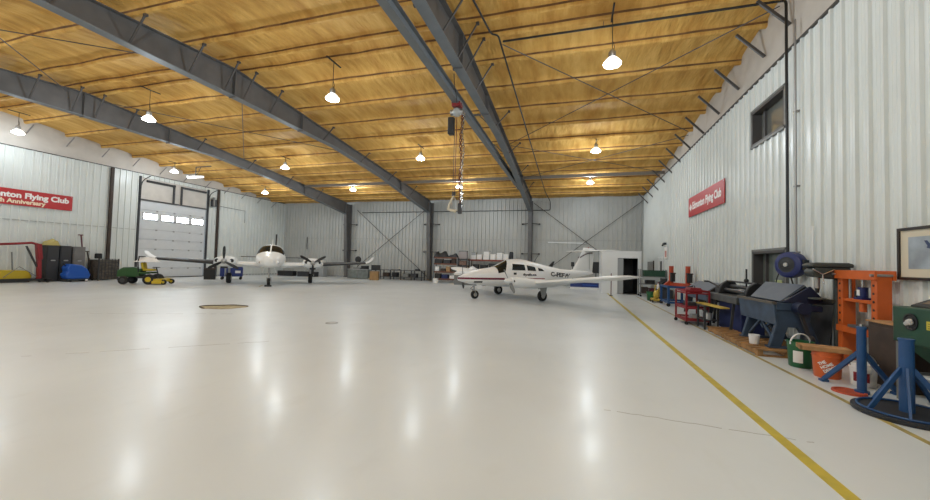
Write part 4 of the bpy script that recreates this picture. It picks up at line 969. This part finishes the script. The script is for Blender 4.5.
# drill press, leaning sheet, hose reel
t = thing('drill_press', 'dark grey floor drill press between blue brake and orange press', 'machine', (4.3, 7.85, 0))
MB().box(-.22, .14, -.12, .12, 0, .06).build('base', DRILL, t, bevel=.01); MB().cyl((0,0,.06), (0,0,1.5), .052, n=20).build('column', DRILL, t)
o = MB().prism([(-.38,1.42),(-.10,1.38),(.08,1.42),(.12,1.50),(.12,1.58),(-.36,1.58),(-.42,1.50)], 1, -.13, .13).build('head', DRILL, t, bevel=.02)
MB().prism([(-.42,1.58),(.15,1.58),(.15,1.64),(.08,1.66),(-.36,1.66),(-.44,1.62)], 1, -.15, .15).build('belt_cover', DRILL, t, bevel=.02)
MB().cyl((-.28,0,1.22), (-.28,0,1.42), .04).build('quill', GALV, t); MB().cyl((-.28,0,1.14), (-.28,0,1.22), .022, .035).build('chuck', BLACK, t)
for a in (R(30), R(150), R(270)): MB().cyl((-.28+.0,-.15,1.46), (-.28+.17*math.cos(a),-.17,1.46+.17*math.sin(a)), .010).build('feed_handle', CHROME, t)
MB().cyl((-.28,0,1.03), (-.28,0,1.055), .12, n=24).build('table', DRILL, t); MB().bar((-.2,0,1.02), (0,0,1.00), .06, .05).build('table_bracket', DRILL, t)
MB().cyl((.1,.0,1.40), (.1,.0,1.18), .075).build('motor', BLACK, t)
o = MB().obox((4.44, 8.72, .50), (.012, .90, 1.0), (0, R(5), 0)).build('steel_sheet', mat('dull_zinc_sheet', (.20,.20,.20), .32, .7, var=.3, vscale=3)); tag(o, 'dull grey metal sheet leaning on the wall behind the drill press', 'metal sheet')
t = thing('hose_reel', 'blue round hose reel mounted on the right wall beside the lower window', 'hose reel', (4.28, 9.22, 1.63), R(-62))
MB().lathe([(.06,-.10),(.20,-.12),(.26,-.09),(.275,0),(.26,.09),(.20,.12),(.06,.10)], (0,0,0), 30, 'y').build('drum_cover', BLUED, t, ang=50)
MB().lathe([(.001,-.125),(.10,-.125),(.13,-.115),(.16,-.12)], (0,0,0), 24, 'y').build('drum_face', BLACK, t); MB().lathe([(.001,-.15),(.04,-.15),(.045,-.12)], (0,0,0), 16, 'y').build('hub', GREYL, t)
MB().box(.18, .30, -.06, .06, -.10, .10).build('wall_bracket', BLACK, t)
MB().tube([(.0,-.0,-.24),(.04,.0,-.4),(.10,.0,-.55),(.12,.0,-.70)], .016, 8).build('hose', BLACK, t, ang=60)
MB().tube([(-.22,.0,-.12),(-.3,.02,-.3),(-.33,.0,-.55)], .012, 8).build('hose_tail', BLACK, t, ang=60)

# framed picture
t = thing('framed_picture', 'framed aviation picture with cream mat high on right wall at the photo edge', 'picture', (XR - .075, 6.32, 1.785))
for a in ((-.53,.53,-.365,-.325),(-.53,.53,.325,.365),(-.53,-.49,-.325,.325),(.49,.53,-.325,.325)): MB().box(-.03, .02, *a).build('frame_bar', mat('frame_wood', (.02,.012,.01), .4), t)
MB().box(-.012, .01, -.49, .49, -.325, .325).build('mat_board', CREAM, t); MB().box(-.016, -.011, -.36, .36, -.21, .23).build('print', mat('print_sky', (.30,.34,.38), .5, var=.3, vscale=3), t)
b = MB(); b.ball((0,0,0), .12, (.02,1.1,.22)); b.prism([(.10,.0),(.16,.09),(.12,.09),(.05,.01)], 0, -.003, .003); o = b.build('painted_aircraft', mat('print_blue', (.03,.05,.12), .5), t); o.location = (-.018, -.05, .08)

# ------------------------------------------------------------------ far end of the machine row
t = thing('orange_lift', 'red orange lift with two round uprights on a blue wheeled frame', 'lift', (3.95, 16.75, 0))
for x, y in ((-.10, .35), (.30, -.45)):
    MB().cyl((x,y,.80), (x,y,1.58), .085, n=20).build('upright', ORANGED, t); o = MB().box(x-.07, x+.07, y-.34, y-.10, .95, 1.28).build('clamp', BLACK, t); MB().box(x-.09, x+.09, y-.36, y-.08, 1.26, 1.31).build('clamp_pad', BLACK, o)
MB().bar((-.18,.55,.84), (.38,-.62,.84), .22, .13).build('cross_beam', ORANGED, t, bevel=.01); MB().prism([(-.4,.78),(-.1,.78),(-.04,1.0),(-.16,1.0)], 1, .25, .45).build('gusset', ORANGED, t)
for x in (-.42, .36):
    for y in (-.66, .6):
        o = MB().box(x-.04, x+.04, y-.04, y+.04, .12, .80).build('frame_post', BLUE, t); MB().cyl((x,y-.03,.07), (x,y+.03,.07), .07).build('caster', RUBBER, o)
for z in (.16, .76):
    for x in (-.42, .36): MB().box(x-.035, x+.035, -.66, .6, z-.04, z+.04).build('frame_rail', BLUE, t)
    for y in (-.66, .6): MB().box(-.42, .36, y-.035, y+.035, z-.04, z+.04).build('frame_rail', BLUE, t)
t = thing('transmission_jack', 'faded yellow low jack with slanted handle in front of the orange lift', 'jack', (3.42, 17.85, 0))
MB().box(-.16, .16, -.3, .3, .06, .16).build('body', YELD, t, bevel=.02); MB().bar((0,.2,.14), (.12,-.25,.62), .10, .06).build('lift_arm', YELD, t); MB().tube([(0,.28,.12),(.05,.42,.55),(.08,.46,.72)], .02, 8).build('handle', YELD, t)
for x in (-.16, .16):
    for y in (-.25, .25): MB().cyl((x-.025,y,.06), (x+.025,y,.06), .06).build('caster', BROWN, t)
MB().ball((.0,-.15,.34), .13, (1,1.1,1.4)).build('cylinder_head', YELD, t)
pail('bucket', 'far green bucket beside the shelf cart near the booth', (3.36, 18.55, 0), .16, .19, .40, PAIL, None)
t = thing('shelf_cart', 'grey steel shelf cart beside the white booth at the far end', 'cart', (3.86, 21.1, 0))
for x in (-.58, .58):
    for y in (-.3, .3):
        o = MB().box(x-.02, x+.02, y-.02, y+.02, .08, 1.40).build('post', GREYC, t); MB().cyl((x,y-.02,.05), (x,y+.02,.05), .05).build('caster', RUBBER, o)
for z in (.14, .62, 1.0): MB().box(-.6, .6, -.32, .32, z, z+.035).build('shelf', GREYC, t)
MB().box(-.6, .6, -.32, -.30, .86, 1.0).build('front_skirt', GREYL, t)
def crate(name, label, cat, loc, sz, m, lidm=None, group=None, rz=0.0, kind='lid'):
    q = thing(name, label, cat, loc, rz, group); a, c, h = sz[0]/2, sz[1]/2, sz[2]
    MB().box(-a, a, -c, c, 0, h*.86).build('body', m, q, bevel=min(sz)*.03)
    MB().box(-a-.006, a+.006, -c-.006, c+.006, h*.86, h).build(kind, lidm or m, q, bevel=min(sz)*.03); return q
crate('tool_chest', 'long dark green tool chest on top of the grey shelf cart', 'tool chest', (3.96, 21.05, 1.036), (1.05, .42, .32), GREEN, GREEN)
crate('parts_bin', 'black parts bin on the middle of the grey shelf cart', 'bin', (3.75, 21.05, .656), (.4, .4, .22), BLACK)
crate('parts_bin', 'brown parts bin on the lowest shelf of the grey shelf cart', 'bin', (3.5, 21.05, .176), (.3, .4, .3), BROWN)
crate('parts_bin', 'dark red parts bin on the lowest shelf of the grey shelf cart', 'bin', (3.9, 21.05, .176), (.35, .4, .26), MAROON)
t = thing('motor_unit', 'dark floor machine between shelf cart and orange lift', 'machine', (4.05, 19.4, 0)); MB().box(-.3, .3, -.45, .45, .05, .5).build('base', DARK, t, bevel=.03); MB().cyl((0,-.4,.68), (0,.4,.68), .19).build('tank', BLACK, t); MB().box(-.12, .12, -.15, .15, .85, 1.0).build('motor', DARK, t)
t = thing('spray_bottle', 'white bottle on the floor machine near the shelf cart', 'bottle', (3.78, 19.2, .5)); MB().lathe([(.001,0),(.06,0),(.06,.18),(.025,.22),(.025,.27),(.001,.27)], n=14).build('body', LETW, t); MB().cyl((0,0,.27), (0,0,.31), .03).build('cap', REDT, t)

# white booth
t = thing('white_booth', 'white walled booth with open dark doorway at the far right', 'booth', (1.47, 21.95, 0))
MB().box(0, .80, 0, .09, 0, 2.31).build('front_panel', WHITE, t); MB().box(1.87, 2.02, 0, .09, 0, 2.31).build('front_panel', WHITE, t); MB().box(.80, 1.87, 0, .09, 1.97, 2.31).build('header_panel', WHITE, t)
MB().box(0, .09, .09, 2.2, 0, 2.31).build('side_panel', WHITE, t); MB().box(1.93, 2.02, .09, 2.2, 0, 2.31).build('side_panel', WHITE, t); MB().box(0, 2.02, 2.2, 2.29, 0, 2.31).build('back_panel', WHITE, t)
MB().box(-.02, 2.04, -.02, 2.31, 2.31, 2.36).build('roof_panel', WHITE, t)
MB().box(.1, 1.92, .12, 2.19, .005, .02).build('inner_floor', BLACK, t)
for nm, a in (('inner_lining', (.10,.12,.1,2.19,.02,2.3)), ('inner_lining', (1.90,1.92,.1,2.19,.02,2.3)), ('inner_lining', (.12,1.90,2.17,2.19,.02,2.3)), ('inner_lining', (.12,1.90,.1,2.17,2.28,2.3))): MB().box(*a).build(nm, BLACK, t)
o = MB().box(.82, 1.12, .03, .08, .02, 1.95).build('door_leaf', GREYL, t); MB().cyl((1.06, .03, 1.0), (1.06, -.03, 1.0), .03).build('door_knob', CHROME, o)
for x in (.78, 1.87): MB().box(x-.02, x+.04, -.03, .10, 0, 2.0).build('door_jamb', WHITE, t)
t = thing('pole', 'thin brown pole standing on the floor in front of the white booth', 'pole', (1.81, 20.15, 0)); MB().cyl((0,0,.03), (0,0,1.15), .022).build('rod', MAROON, t); MB().cyl((0,0,0), (0,0,.03), .09).build('foot', DARK, t)

# items along the back wall
t = thing('display_stand', 'black upright display panel on a stand left of the white booth', 'display', (1.38, 25.9, 0))
MB().box(-.28, .28, -.03, .03, 1.02, 1.76).build('screen', BLACK, t, bevel=.01); MB().box(-.03, .03, -.03, .03, .04, 1.02).build('stand_post', DARK, t); MB().box(-.25, .25, -.2, .2, 0, .04).build('foot', DARK, t)
t = thing('display_stand', 'small black panel on post seen above the aircraft tail cone', 'display', (-.10, 26.0, 0))
MB().box(-.11, .11, -.04, .04, 1.42, 1.72).build('screen', BLACK, t, bevel=.01); MB().box(-.03, .03, -.03, .03, .04, 1.42).build('stand_post', DARK, t); MB().box(-.2, .2, -.2, .2, 0, .04).build('foot', DARK, t)
t = thing('equipment_case', 'low blue case with white bands behind the T-tail aircraft', 'case', (.72, 25.2, 0), 0)
MB().box(-.95, .95, -.3, .3, .05, .42).build('body', mat('case_blue', (.012,.03,.16), .5), t, bevel=.01); MB().box(-.97, .97, -.32, .32, .42, .52).build('lid', WHITEM, t); MB().box(-.97, .97, -.32, .32, .0, .12).build('base_band', WHITEM, t); MB().box(-.2, .7, -.306, -.3, .25, .29).build('stripe', BLUEB, t)
o = MB().bar((-1.86, 27.62, 3.13), (.75, 27.62, 3.09), .04, .07).build('wall_strip', WHITE); tag(o, 'long thin white strip fixed high on the back wall above the tail', 'strip')

def shelf_unit(label, loc, w, d_, levels, postm, beamm, h):
    t = thing('storage_rack', label, 'rack', loc)
    for x in (-w/2, w/2):
        for y in (-d_/2, d_/2): MB().box(x-.03, x+.03, y-.03, y+.03, 0, h).build('post', postm, t)
    for z in levels:
        MB().box(-w/2, w/2, -d_/2, d_/2, z-.03, z).build('shelf', WOOD, t)
        for y in (-d_/2, d_/2): MB().box(-w/2, w/2, y-.02, y+.02, z-.11, z-.0).build('beam', beamm, t)
    return t
shelf_unit('dark storage rack packed with boxes beside the middle column', (-8.95, 25.6, 0), 1.8, .6, (.30, .82, 1.40, 1.85), STEELL, mat('dull_beam', (.13,.05,.03), .6), 1.85)
shelf_unit('short storage rack under the grey panel box beside the packed rack', (-7.70, 25.75, 0), .66, .5, (.35, .85, 1.30, 1.76), DARK, DARK, 1.80)
shelf_unit('long red beamed storage rack with white cartons along its top', (-5.75, 26.35, 0), 3.2, .7, (.35, 1.05, 1.74), DARK, mat('rack_red', (.20,.035,.02), .5), 1.76)
crate('panel_box', 'grey square panel box on the short rack', 'box', (-7.72, 25.7, 1.762), (.62, .3, .58), mat('panel_grey', (.30,.27,.27), .6), GREYC)
ordn = ['first', 'second', 'third', 'fourth', 'fifth', 'sixth', 'seventh', 'eighth', 'ninth']
xs = [(-7.05, .36, .30), (-6.62, .38, .36), (-6.12, .46, .32), (-5.62, .40, .40), (-5.14, .44, .34), (-4.68, .38, .42)]
for i, (x, w, h) in enumerate(xs):
    crate('carton', 'white carton, %s from the left on the red beamed rack' % ordn[i], 'carton', (x, 26.3, 1.742), (w, .4, h), LABELW, LETW, 'white cartons on the red rack')
crate('carton', 'small white carton stacked on the third carton of the red rack', 'carton', (-6.10, 26.3, 2.064), (.42, .36, .30), LABELW, GREYL, 'white cartons on the red rack')
crate('carton', 'pale carton with grey lid stacked on the fifth carton of the red rack', 'carton', (-5.14, 26.3, 2.084), (.42, .36, .22), LABELW, GREYC, 'white cartons on the red rack')
crate('carton', 'pale tray stacked on the first carton of the red rack', 'carton', (-7.05, 26.3, 2.044), (.34, .36, .20), GREYL, GREYC, 'white cartons on the red rack')
o = thing('black_canister', 'tall black canister at the right end of the red beamed rack', 'canister', (-4.32, 26.3, 1.742)); MB().cyl((0,0,0), (0,0,.55), .14).build('body', DARK, o, bevel=.01); MB().cyl((0,0,.55), (0,0,.6), .11).build('cap', BLACK, o)
mid = [(-6.9,.4,.34,DARK,'dark'), (-6.3,.5,.3,BLACK,'black'), (-5.6,.6,.42,CHARC,'charcoal'), (-5.0,.3,.4,GREYC,'grey'), (-4.5,.35,.3,LABELW,'white')]
for x, w, h, m, nm in mid: crate('storage_bin', nm + ' storage bin on the middle shelf of the red beamed rack', 'bin', (x, 26.3, 1.052), (w, .45, h), m, None, 'bins on the red rack')
for x, w, h, m, nm in [(-6.7,.6,.42,BOXC,'cardboard'), (-5.9,.5,.5,DARK,'dark'), (-5.1,.6,.4,NAVY,'navy')]: crate('storage_bin', nm + ' storage bin on the lowest shelf of the red beamed rack', 'bin', (x, 26.3, .352), (w, .45, h), m, None, 'bins on the red rack')
rk = [(-9.6,.30,.842,.34,LABELW,'pale carton on the third shelf, left end'), (-9.15,.3,.842,.2,BROWN,'brown carton on the third shelf, middle'), (-8.75,.3,.842,.34,BOXC,'tan carton on the third shelf, right of middle'), (-8.32,.34,.842,.4,DARK,'dark carton on the third shelf, right end'),
      (-9.55,.4,.302,.36,BLACK,'black tub on the lowest shelf, left end'), (-9.0,.45,.302,.30,NAVY,'navy tub on the lowest shelf, middle'), (-8.4,.4,.302,.26,LABELW,'white tub on the lowest shelf, right end'),
      (-9.5,.6,1.402,.30,BLACK,'long black tub on the fourth shelf, left end'), (-8.85,.5,1.402,.26,CHARC,'charcoal tub on the fourth shelf, middle'), (-8.35,.3,1.402,.34,BROWN,'brown tub on the fourth shelf, right end')]
for x, w, z, h, m, nm in rk: crate('carton' if 'carton' in nm else 'storage_tub', nm.replace('fourth','topmost inner').replace('third','waist high') + ' of the packed rack', 'carton' if 'carton' in nm else 'tub', (x, 25.55, z - .0 if z > 1 else z - .02 + (.0 if z < .5 else .0)), (w, .42, h), m, None, 'boxes on the packed rack')
for x, w, z, m, nm in [(-7.72,.5,.852,BOXC,'tan carton'), (-7.72,.5,1.302,mat('mixed_print', (.2,.12,.09), .7, var=.5, vscale=9),'printed carton'), (-7.72,.5,.352,DARK,'dark carton')]: crate('carton', nm + ' in the short rack under the grey panel box', 'carton', (x, 25.72, z), (w, .36, .32), m, None, 'cartons in the short rack')
crate('white_table', 'white low chest under the white engine covers left of the aircraft nose', 'chest', (-6.6, 23.9, 0), (2.2, .6, .75), GREYC, LABELW)
def heap(name, label, cat, loc, sz, m, seed):
    t = thing(name, label, cat, loc); b = MB()
    from mathutils import noise
    def fn(u, v):
        x, y = (u-.5)*sz[0], (v-.5)*sz[1]; e = min(1, 6*min(u, 1-u))*min(1, 6*min(v, 1-v))
        return (x, y, sz[2]*e*(.55+.5*noise.noise(Vector((x*2.1+seed, y*2.5, seed)))))
    b.grid(fn, 24, 14); b.build('folded_fabric', m, t, ang=80); MB().box(-sz[0]/2, sz[0]/2, -sz[1]/2, sz[1]/2, 0, .015).build('bottom_layer', m, t); return t
heap('cover_bundle', 'black bundle of covers heaped on top of the packed rack', 'covers', (-9.35, 25.6, 1.85), (1.05, .6, .62), BLACK, 3.1)
heap('cover_bundle', 'flatter dark bundle on the top right of the packed rack', 'covers', (-8.45, 25.6, 1.85), (.75, .6, .34), CHARC, 8.4)
heap('engine_cover', 'rumpled white covers on the low chest behind the aircraft nose', 'covers', (-6.6, 23.9, .76), (2.3, .7, .55), LETW, 6.3)
crate('carton', 'white carton on the floor at the foot of the packed rack', 'carton', (-9.55, 25.0, 0), (.3, .3, .3), LABELW, LETW)

t = thing('work_bench', 'long low dark bench along the back wall between the columns', 'bench', (-13.0, 26.7, 0))
MB().box(-1.9, 1.85, -.35, .35, .72, .76).build('bench_top', DARK, t)
for x in (-1.8, -.9, 0, .9, 1.75):
    for y in (-.3, .3): MB().box(x-.03, x+.03, y-.03, y+.03, 0, .72).build('leg', DARK, t)
MB().box(-1.85, 1.8, -.3, .3, .20, .23).build('lower_shelf', DARK, t)
for i, (x, w, h, m) in enumerate(((-14.3,.5,.3,BROWN), (-13.55,.4,.34,BLACK), (-12.6,.5,.28,GREYC), (-11.9,.4,.3,DARK))):
    crate('storage_bin', '%s bin on the lower shelf of the long dark bench' % ('brown', 'black', 'grey', 'dark')[i], 'bin', (x, 26.6, .23), (w, .45, h), m, None, 'bins under the bench')
heap('cloth_heap', 'low grey heap of cloth on the long dark bench', 'cloth', (-13.6, 26.65, .76), (.9, .4, .12), GREYC, 5.5)
crate('parts_box', 'small dark parts box at the right end of the long bench', 'box', (-11.7, 26.65, .76), (.3, .25, .12), DARK)
crate('wood_box', 'tan wooden box with black monitor standing on it', 'box', (-14.35, 24.75, 0), (.62, .55, .66), mat('tan_ply', (.34,.20,.08), .6, var=.15), BOXC, rz=R(20))
t = thing('monitor', 'black monitor standing on the tan wooden box', 'monitor', (-14.28, 24.8, .66), R(20)); MB().box(-.34, .34, -.03, .03, .07, .47).build('screen', BLACK, t, bevel=.01); MB().box(-.04, .04, -.02, .05, .01, .1).build('neck', DARK, t); MB().box(-.15, .15, -.1, .1, 0, .015).build('foot', DARK, t)
t = thing('glass_counter', 'grey green counter cabinet at the foot of the left column', 'counter', (-16.2, 25.7, 0))
MB().box(-.9, .9, -.3, .3, .04, .72).build('body', mat('counter_grey', (.16,.18,.17), .35, var=.3), t); MB().box(-.95, .95, -.33, .33, .72, .76).build('counter_top', GREYL, t)
for x in (-.87, 0, .87): MB().box(x-.03, x+.03, -.32, -.30, .02, .72).build('stile', GREYC, t)
crate('radio_box', 'black box on the grey green counter', 'box', (-15.75, 25.7, .76), (.5, .35, .26), BLACK); crate('radio_box', 'dark grey flat box on the left of the grey green counter', 'box', (-16.4, 25.7, .76), (.6, .35, .12), GREYC)
t = thing('pedestal_fan', 'round black pedestal fan beside the left column', 'fan', (-16.75, 26.25, 0)); MB().cyl((0,0,0), (0,0,.04), .22).build('base', BLACK, t); MB().cyl((0,0,.04), (0,0,1.35), .025).build('pole', BLACK, t); MB().lathe([(.001,-.10),(.2,-.09),(.27,-.03),(.27,.03),(.2,.09),(.001,.10)], (0,0,1.5), 24, 'y').build('fan_cage', BLACK, t)
# behind the nose-on twin
t = thing('tug_cart', 'navy blue box cart behind the left propeller of the nose-on twin', 'cart', (-21.25, 18.75, 0), R(46))
MB().box(-.62, .62, -.35, .35, .20, .78).build('body', mat('cart_blue', (.014,.03,.17), .5), t, bevel=.03); MB().box(.2, .5, -.362, -.35, .42, .58).build('decal', LABELW, t); MB().box(-.58, .58, -.3, .3, .78, .82).build('lid', NAVY, t)
for x in (-.5, .5):
    for y in (-.3, .3): MB().cyl((x,y-.04,.09), (x,y+.04,.09), .09).build('wheel', RUBBER, t)
crate('tool_chest', 'black tool chest left of the navy box cart', 'tool chest', (-22.1, 17.95, 0), (.6, .5, .72), BLACK, BROWN, rz=R(46))
for i, (x, y, w, h, m, lab) in enumerate(((-22.9,25.4,1.5,.42,BLACK,'long black case on the floor behind the nose wheel of the twin'), (-21.0,25.6,1.7,.40,CHARC,'long charcoal case on the floor right of the twin nose'), (-20.6,26.6,1.0,.9,GREYL,'pale grey chest by the back wall behind the twin'))): crate('equipment_case', lab, 'case', (x, y, 0), (w, .5, h), m)
crate('carton', 'white carton on the pale grey chest behind the twin', 'carton', (-20.6, 26.6, .9), (.7, .45, .45), LETW, LABELW)
pipe('cable', 'short hanging cable with switch on the back wall above the twin', [(-22.9, YB-.06, 3.4), (-22.9, YB-.06, 2.6), (-22.88, YB-.06, 2.3)], .03, DARK, 'cable')

# ------------------------------------------------------------------ left wall items
t = thing('engine_hoist', 'red engine hoist with long boom beside the dark cabinets', 'hoist', (-24.7, 11.25, 0))
MB().bar((0,.08,.10), (0,.03,1.15), .13, .17).build('mast', REDT, t, bevel=.01); MB().bar((0,.05,1.1), (0,-.02,1.84), .17, .24).build('mast_sleeve', REDT, t, bevel=.02)
MB().tube([(0,.02,1.80),(0,-.25,1.88),(0,-.7,1.82),(0,-2.3,1.66)], .055, 8).build('boom', REDT, t, ang=50)
MB().cyl((.0,-.02,.75), (0,-.42,1.72), .04).build('ram', DARK, t); MB().tube([(0,.1,.2),(0,-.6,.75),(0,-1.1,.25)], .015, 6).build('sling', GREYC, t)
for s in (-.3, .3): MB().box(s-.05, s+.05, -2.3, .35, .09, .18).build('base_leg', BLACK, t)
MB().box(-.35, .35, .1, .22, .06, .2).build('base_cross', BLACK, t)
for x in (-.3, .3):
    for y in (.25, -2.2): MB().cyl((x-.03,y,.06), (x+.03,y,.06), .06).build('caster', RUBBER, t)
t = thing('snow_blade', 'yellow plow blade box on the floor by the left wall', 'plow', (-25.22, 10.55, 0))
MB().prism([(-.75,0),(.62,0),(.68,.30),(.55,.55),(-.65,.60),(-.78,.3)], 0, -.18, .18).build('blade', YEL, t, bevel=.02); MB().cyl((0,.1,.55), (0,.04,1.42), .025).build('lift_pole', GREYC, t); MB().box(.18,.2,-.7,.6,.0,.07).build('cutting_edge', DARK, t)
def cab(label, y0, y1, h, m, x0=-25.42, x1=-24.85):
    t = thing('storage_cabinet', label, 'cabinet', ((x0+x1)/2, (y0+y1)/2, 0), 0, 'cabinets by the left wall'); a, c = (x1-x0)/2, (y1-y0)/2
    MB().box(-a, a, -c, c, 0, h).build('body', m, t, bevel=.015); MB().box(a, a+.02, -c+.03, c-.03, .05, h*.62).build('door', m, t); MB().box(a, a+.025, -c+.03, c-.03, h*.64, h-.05).build('drawer', m, t); MB().box(a+.02, a+.05, -.08, .08, h*.57, h*.6).build('handle', GREYL, t); return t
cab('dark tall cabinet next to the red engine hoist, yellow bag on top', 11.62, 12.08, 1.80, CHARC); cab('dark tall cabinet in the middle of three, behind blue scrubber', 12.12, 12.55, 1.80, CHARC); cab('grey tall cabinet, rightmost of three by the leaning poles', 12.62, 13.12, 1.78, mat('taupe_grey', (.16,.15,.14), .5, var=.15))
heap('fabric_bag', 'rumpled pale yellow bag on the dark cabinet beside the hoist', 'bag', (-25.1, 11.86, 1.80), (.5, .55, .45), mat('pale_yellow', (.42,.35,.12), .8), 1.7)
for i, (y, h, m, lab, dx) in enumerate(((13.16, 2.42, MAROON, 'long reddish pole leaning at the end of the grey cabinet', .0), (13.3, 1.55, BROWN, 'shorter brown pole leaning right of the reddish pole', .08))):
    t = thing('leaning_pole', lab, 'pole', (-25.0+dx*1.5, y+.04+i*.1, 0)); MB().cyl((0,.05,.0), (-.35,-.05,h), .03).build('shaft', m, t); MB().obox((-.36,-.06,h), (.05,.2,.05)).build('head', m, t)
t = thing('floor_scrubber', 'bright blue floor scrubber machine parked before the cabinets', 'floor scrubber', (-24.35, 12.52, 0))
MB().prism([(-.42,.14),(.42,.14),(.47,.34),(.34,.64),(.10,.84),(-.34,.90),(-.47,.70),(-.41,.5),(-.52,.36)], 0, -.26, .26).build('body', BLUEB, t, bevel=.05); MB().tube(bent([(0,-.42,.8),(0,-.54,.96),(0,-.60,.96)], .04), .025).build('handle', BLACK, t)
MB().box(-.3, .3, -.45, .42, .07, .14).build('chassis', DARK, t)
for y in (-.35, .3): MB().cyl((-.28,y,.08), (.28,y,.08), .08).build('wheel', RUBBER, t)
MB().cyl((.3,.28,.12), (.3,.28,.04), .05).build('brush_hub', LETW, t)
t = thing('wire_crate', 'tall dark wire crate by the post on the left wall', 'crate', (-24.85, 13.95, 0))
MB().box(-.38, .38, -.42, .42, .05, 1.12).build('load', mat('crate_load', (.09,.075,.06), .7, var=.5, vscale=7), t)
b = MB()
for k in range(7):
    z = .06+1.1*k/6; b.box(.385, .40, -.45, .45, z-.012, z+.012); y = -.45+.9*k/6; b.box(.385, .40, y-.01, y+.01, .05, 1.17)
b.build('front_mesh', DARK, t)
for x in (-.4, .4):
    for y in (-.45, .45): MB().box(x-.025, x+.025, y-.025, y+.025, 0, 1.18).build('corner_post', DARK, t)
t = thing('round_drum', 'small black round drum sitting on the wire crate at its left end', 'drum', (-24.85, 13.68, 1.18))
MB().cyl((0,0,0), (0,0,.26), .15).build('body', RUBBER, t, bevel=.02); MB().cyl((0,0,.26), (0,0,.28), .12).build('drum_top', DARK, t)

# front mower
t = thing('front_mower', 'green and yellow front deck mower parked before the overhead door', 'mower', (-20.45, 13.3, 0), R(33)); t.scale = (.84, .84, .84)
MB().prism([(-1.35,.42),(-.25,.42),(-.20,.86),(-.55,1.0),(-1.05,.98),(-1.32,.80)], 1, -.36, .36).build('engine_hood', JD, t, bevel=.05)
MB().box(-1.39, -1.33, -.28, .28, .45, .8).build('grille', BLACK, t, bevel=.01); MB().box(-.4, .62, -.36, .36, .36, .48).build('chassis', BLACK, t, bevel=.01)
for s in (-1, 1):
    MB().box(-.22, .3, s*.44-.12, s*.44+.12, .62, .72).build('fender', JD, t, bevel=.03)
    wheel((-.95, s*.46, .24), .24, .2, t).children[0].data.materials[0] = DARK; o = wheel((.30, s*.50, .30), .30, .24, t)
    MB().lathe([(.001,.0),(.15,.0)], (.30, s*.625, .30), 16, 'y').build('wheel_disc', YEL, o)
    wheel((1.02, s*.50, .15), .15, .10, t); MB().bar((.78, s*.44, .34), (1.02, s*.5, .30), .05, .04).build('caster_arm', YEL, t)
    MB().tube([(-.30, s*.36, .7), (-.34, s*.36, 1.3), (-.32, s*.30, 1.62)], .03).build('roll_bar', BLACK, t)
    MB().lathe([(.001,-.056),(.07,-.056),(.07,.056),(.001,.056)], (1.02, s*.5, .15), 14, 'y').build('caster_hub', YEL, t)
MB().bar((-.32,-.32,1.62), (-.32,.32,1.62), .06, .06).build('roll_bar_top', BLACK, t)
MB().box(-.16, .34, -.26, .26, .78, .90).build('seat_cushion', YEL, t, bevel=.04); MB().obox((-.20, 0, 1.08), (.12, .5, .40), (0, R(-10), 0)).build('seat_back', YEL, t, bevel=.05)
MB().cyl((.55,0,.48), (.42,0,.98), .03).build('steering_column', BLACK, t); MB().lathe([(.16,0),(.18,.015),(.2,0),(.18,-.015),(.16,0)], (.42,0,1.0), 20).build('steering_wheel', BLACK, t)
MB().prism([(.50,.14),(.98,.14),(.92,.30),(.56,.34)], 1, -.62, .62).build('mower_deck', YEL, t, bevel=.03); MB().box(.5, .95, -.66, -.60, .06, .22).build('deck_skirt', YEL, t); MB().box(.45, .62, -.3, .3, .48, .56).build('foot_plate', BLACK, t)
mp = Matrix.Translation((-20.45, 13.25, 0)) @ Matrix.Rotation(R(33), 4, 'Z')
c = mp @ Vector((.0, -.02, 1.10)); q = heap('white_cover', 'white sheet bundle draped over the mower seat', 'cover', c, (.95, .55, .28), LETW, 2.2); q.rotation_euler = (0, 0, R(33))

# ------------------------------------------------------------------ sky outside, view
w = bpy.data.worlds.new('world'); scn.world = w; w.use_nodes = True
w.node_tree.nodes['Background'].inputs[0].default_value = (.6, .7, .8, 1); w.node_tree.nodes['Background'].inputs[1].default_value = .3
vs = scn.view_settings; vs.view_transform = 'Standard'; vs.look = 'None'; vs.exposure = 0.46; vs.gamma = 1
try: vs.use_curve_mapping = False
except Exception: pass
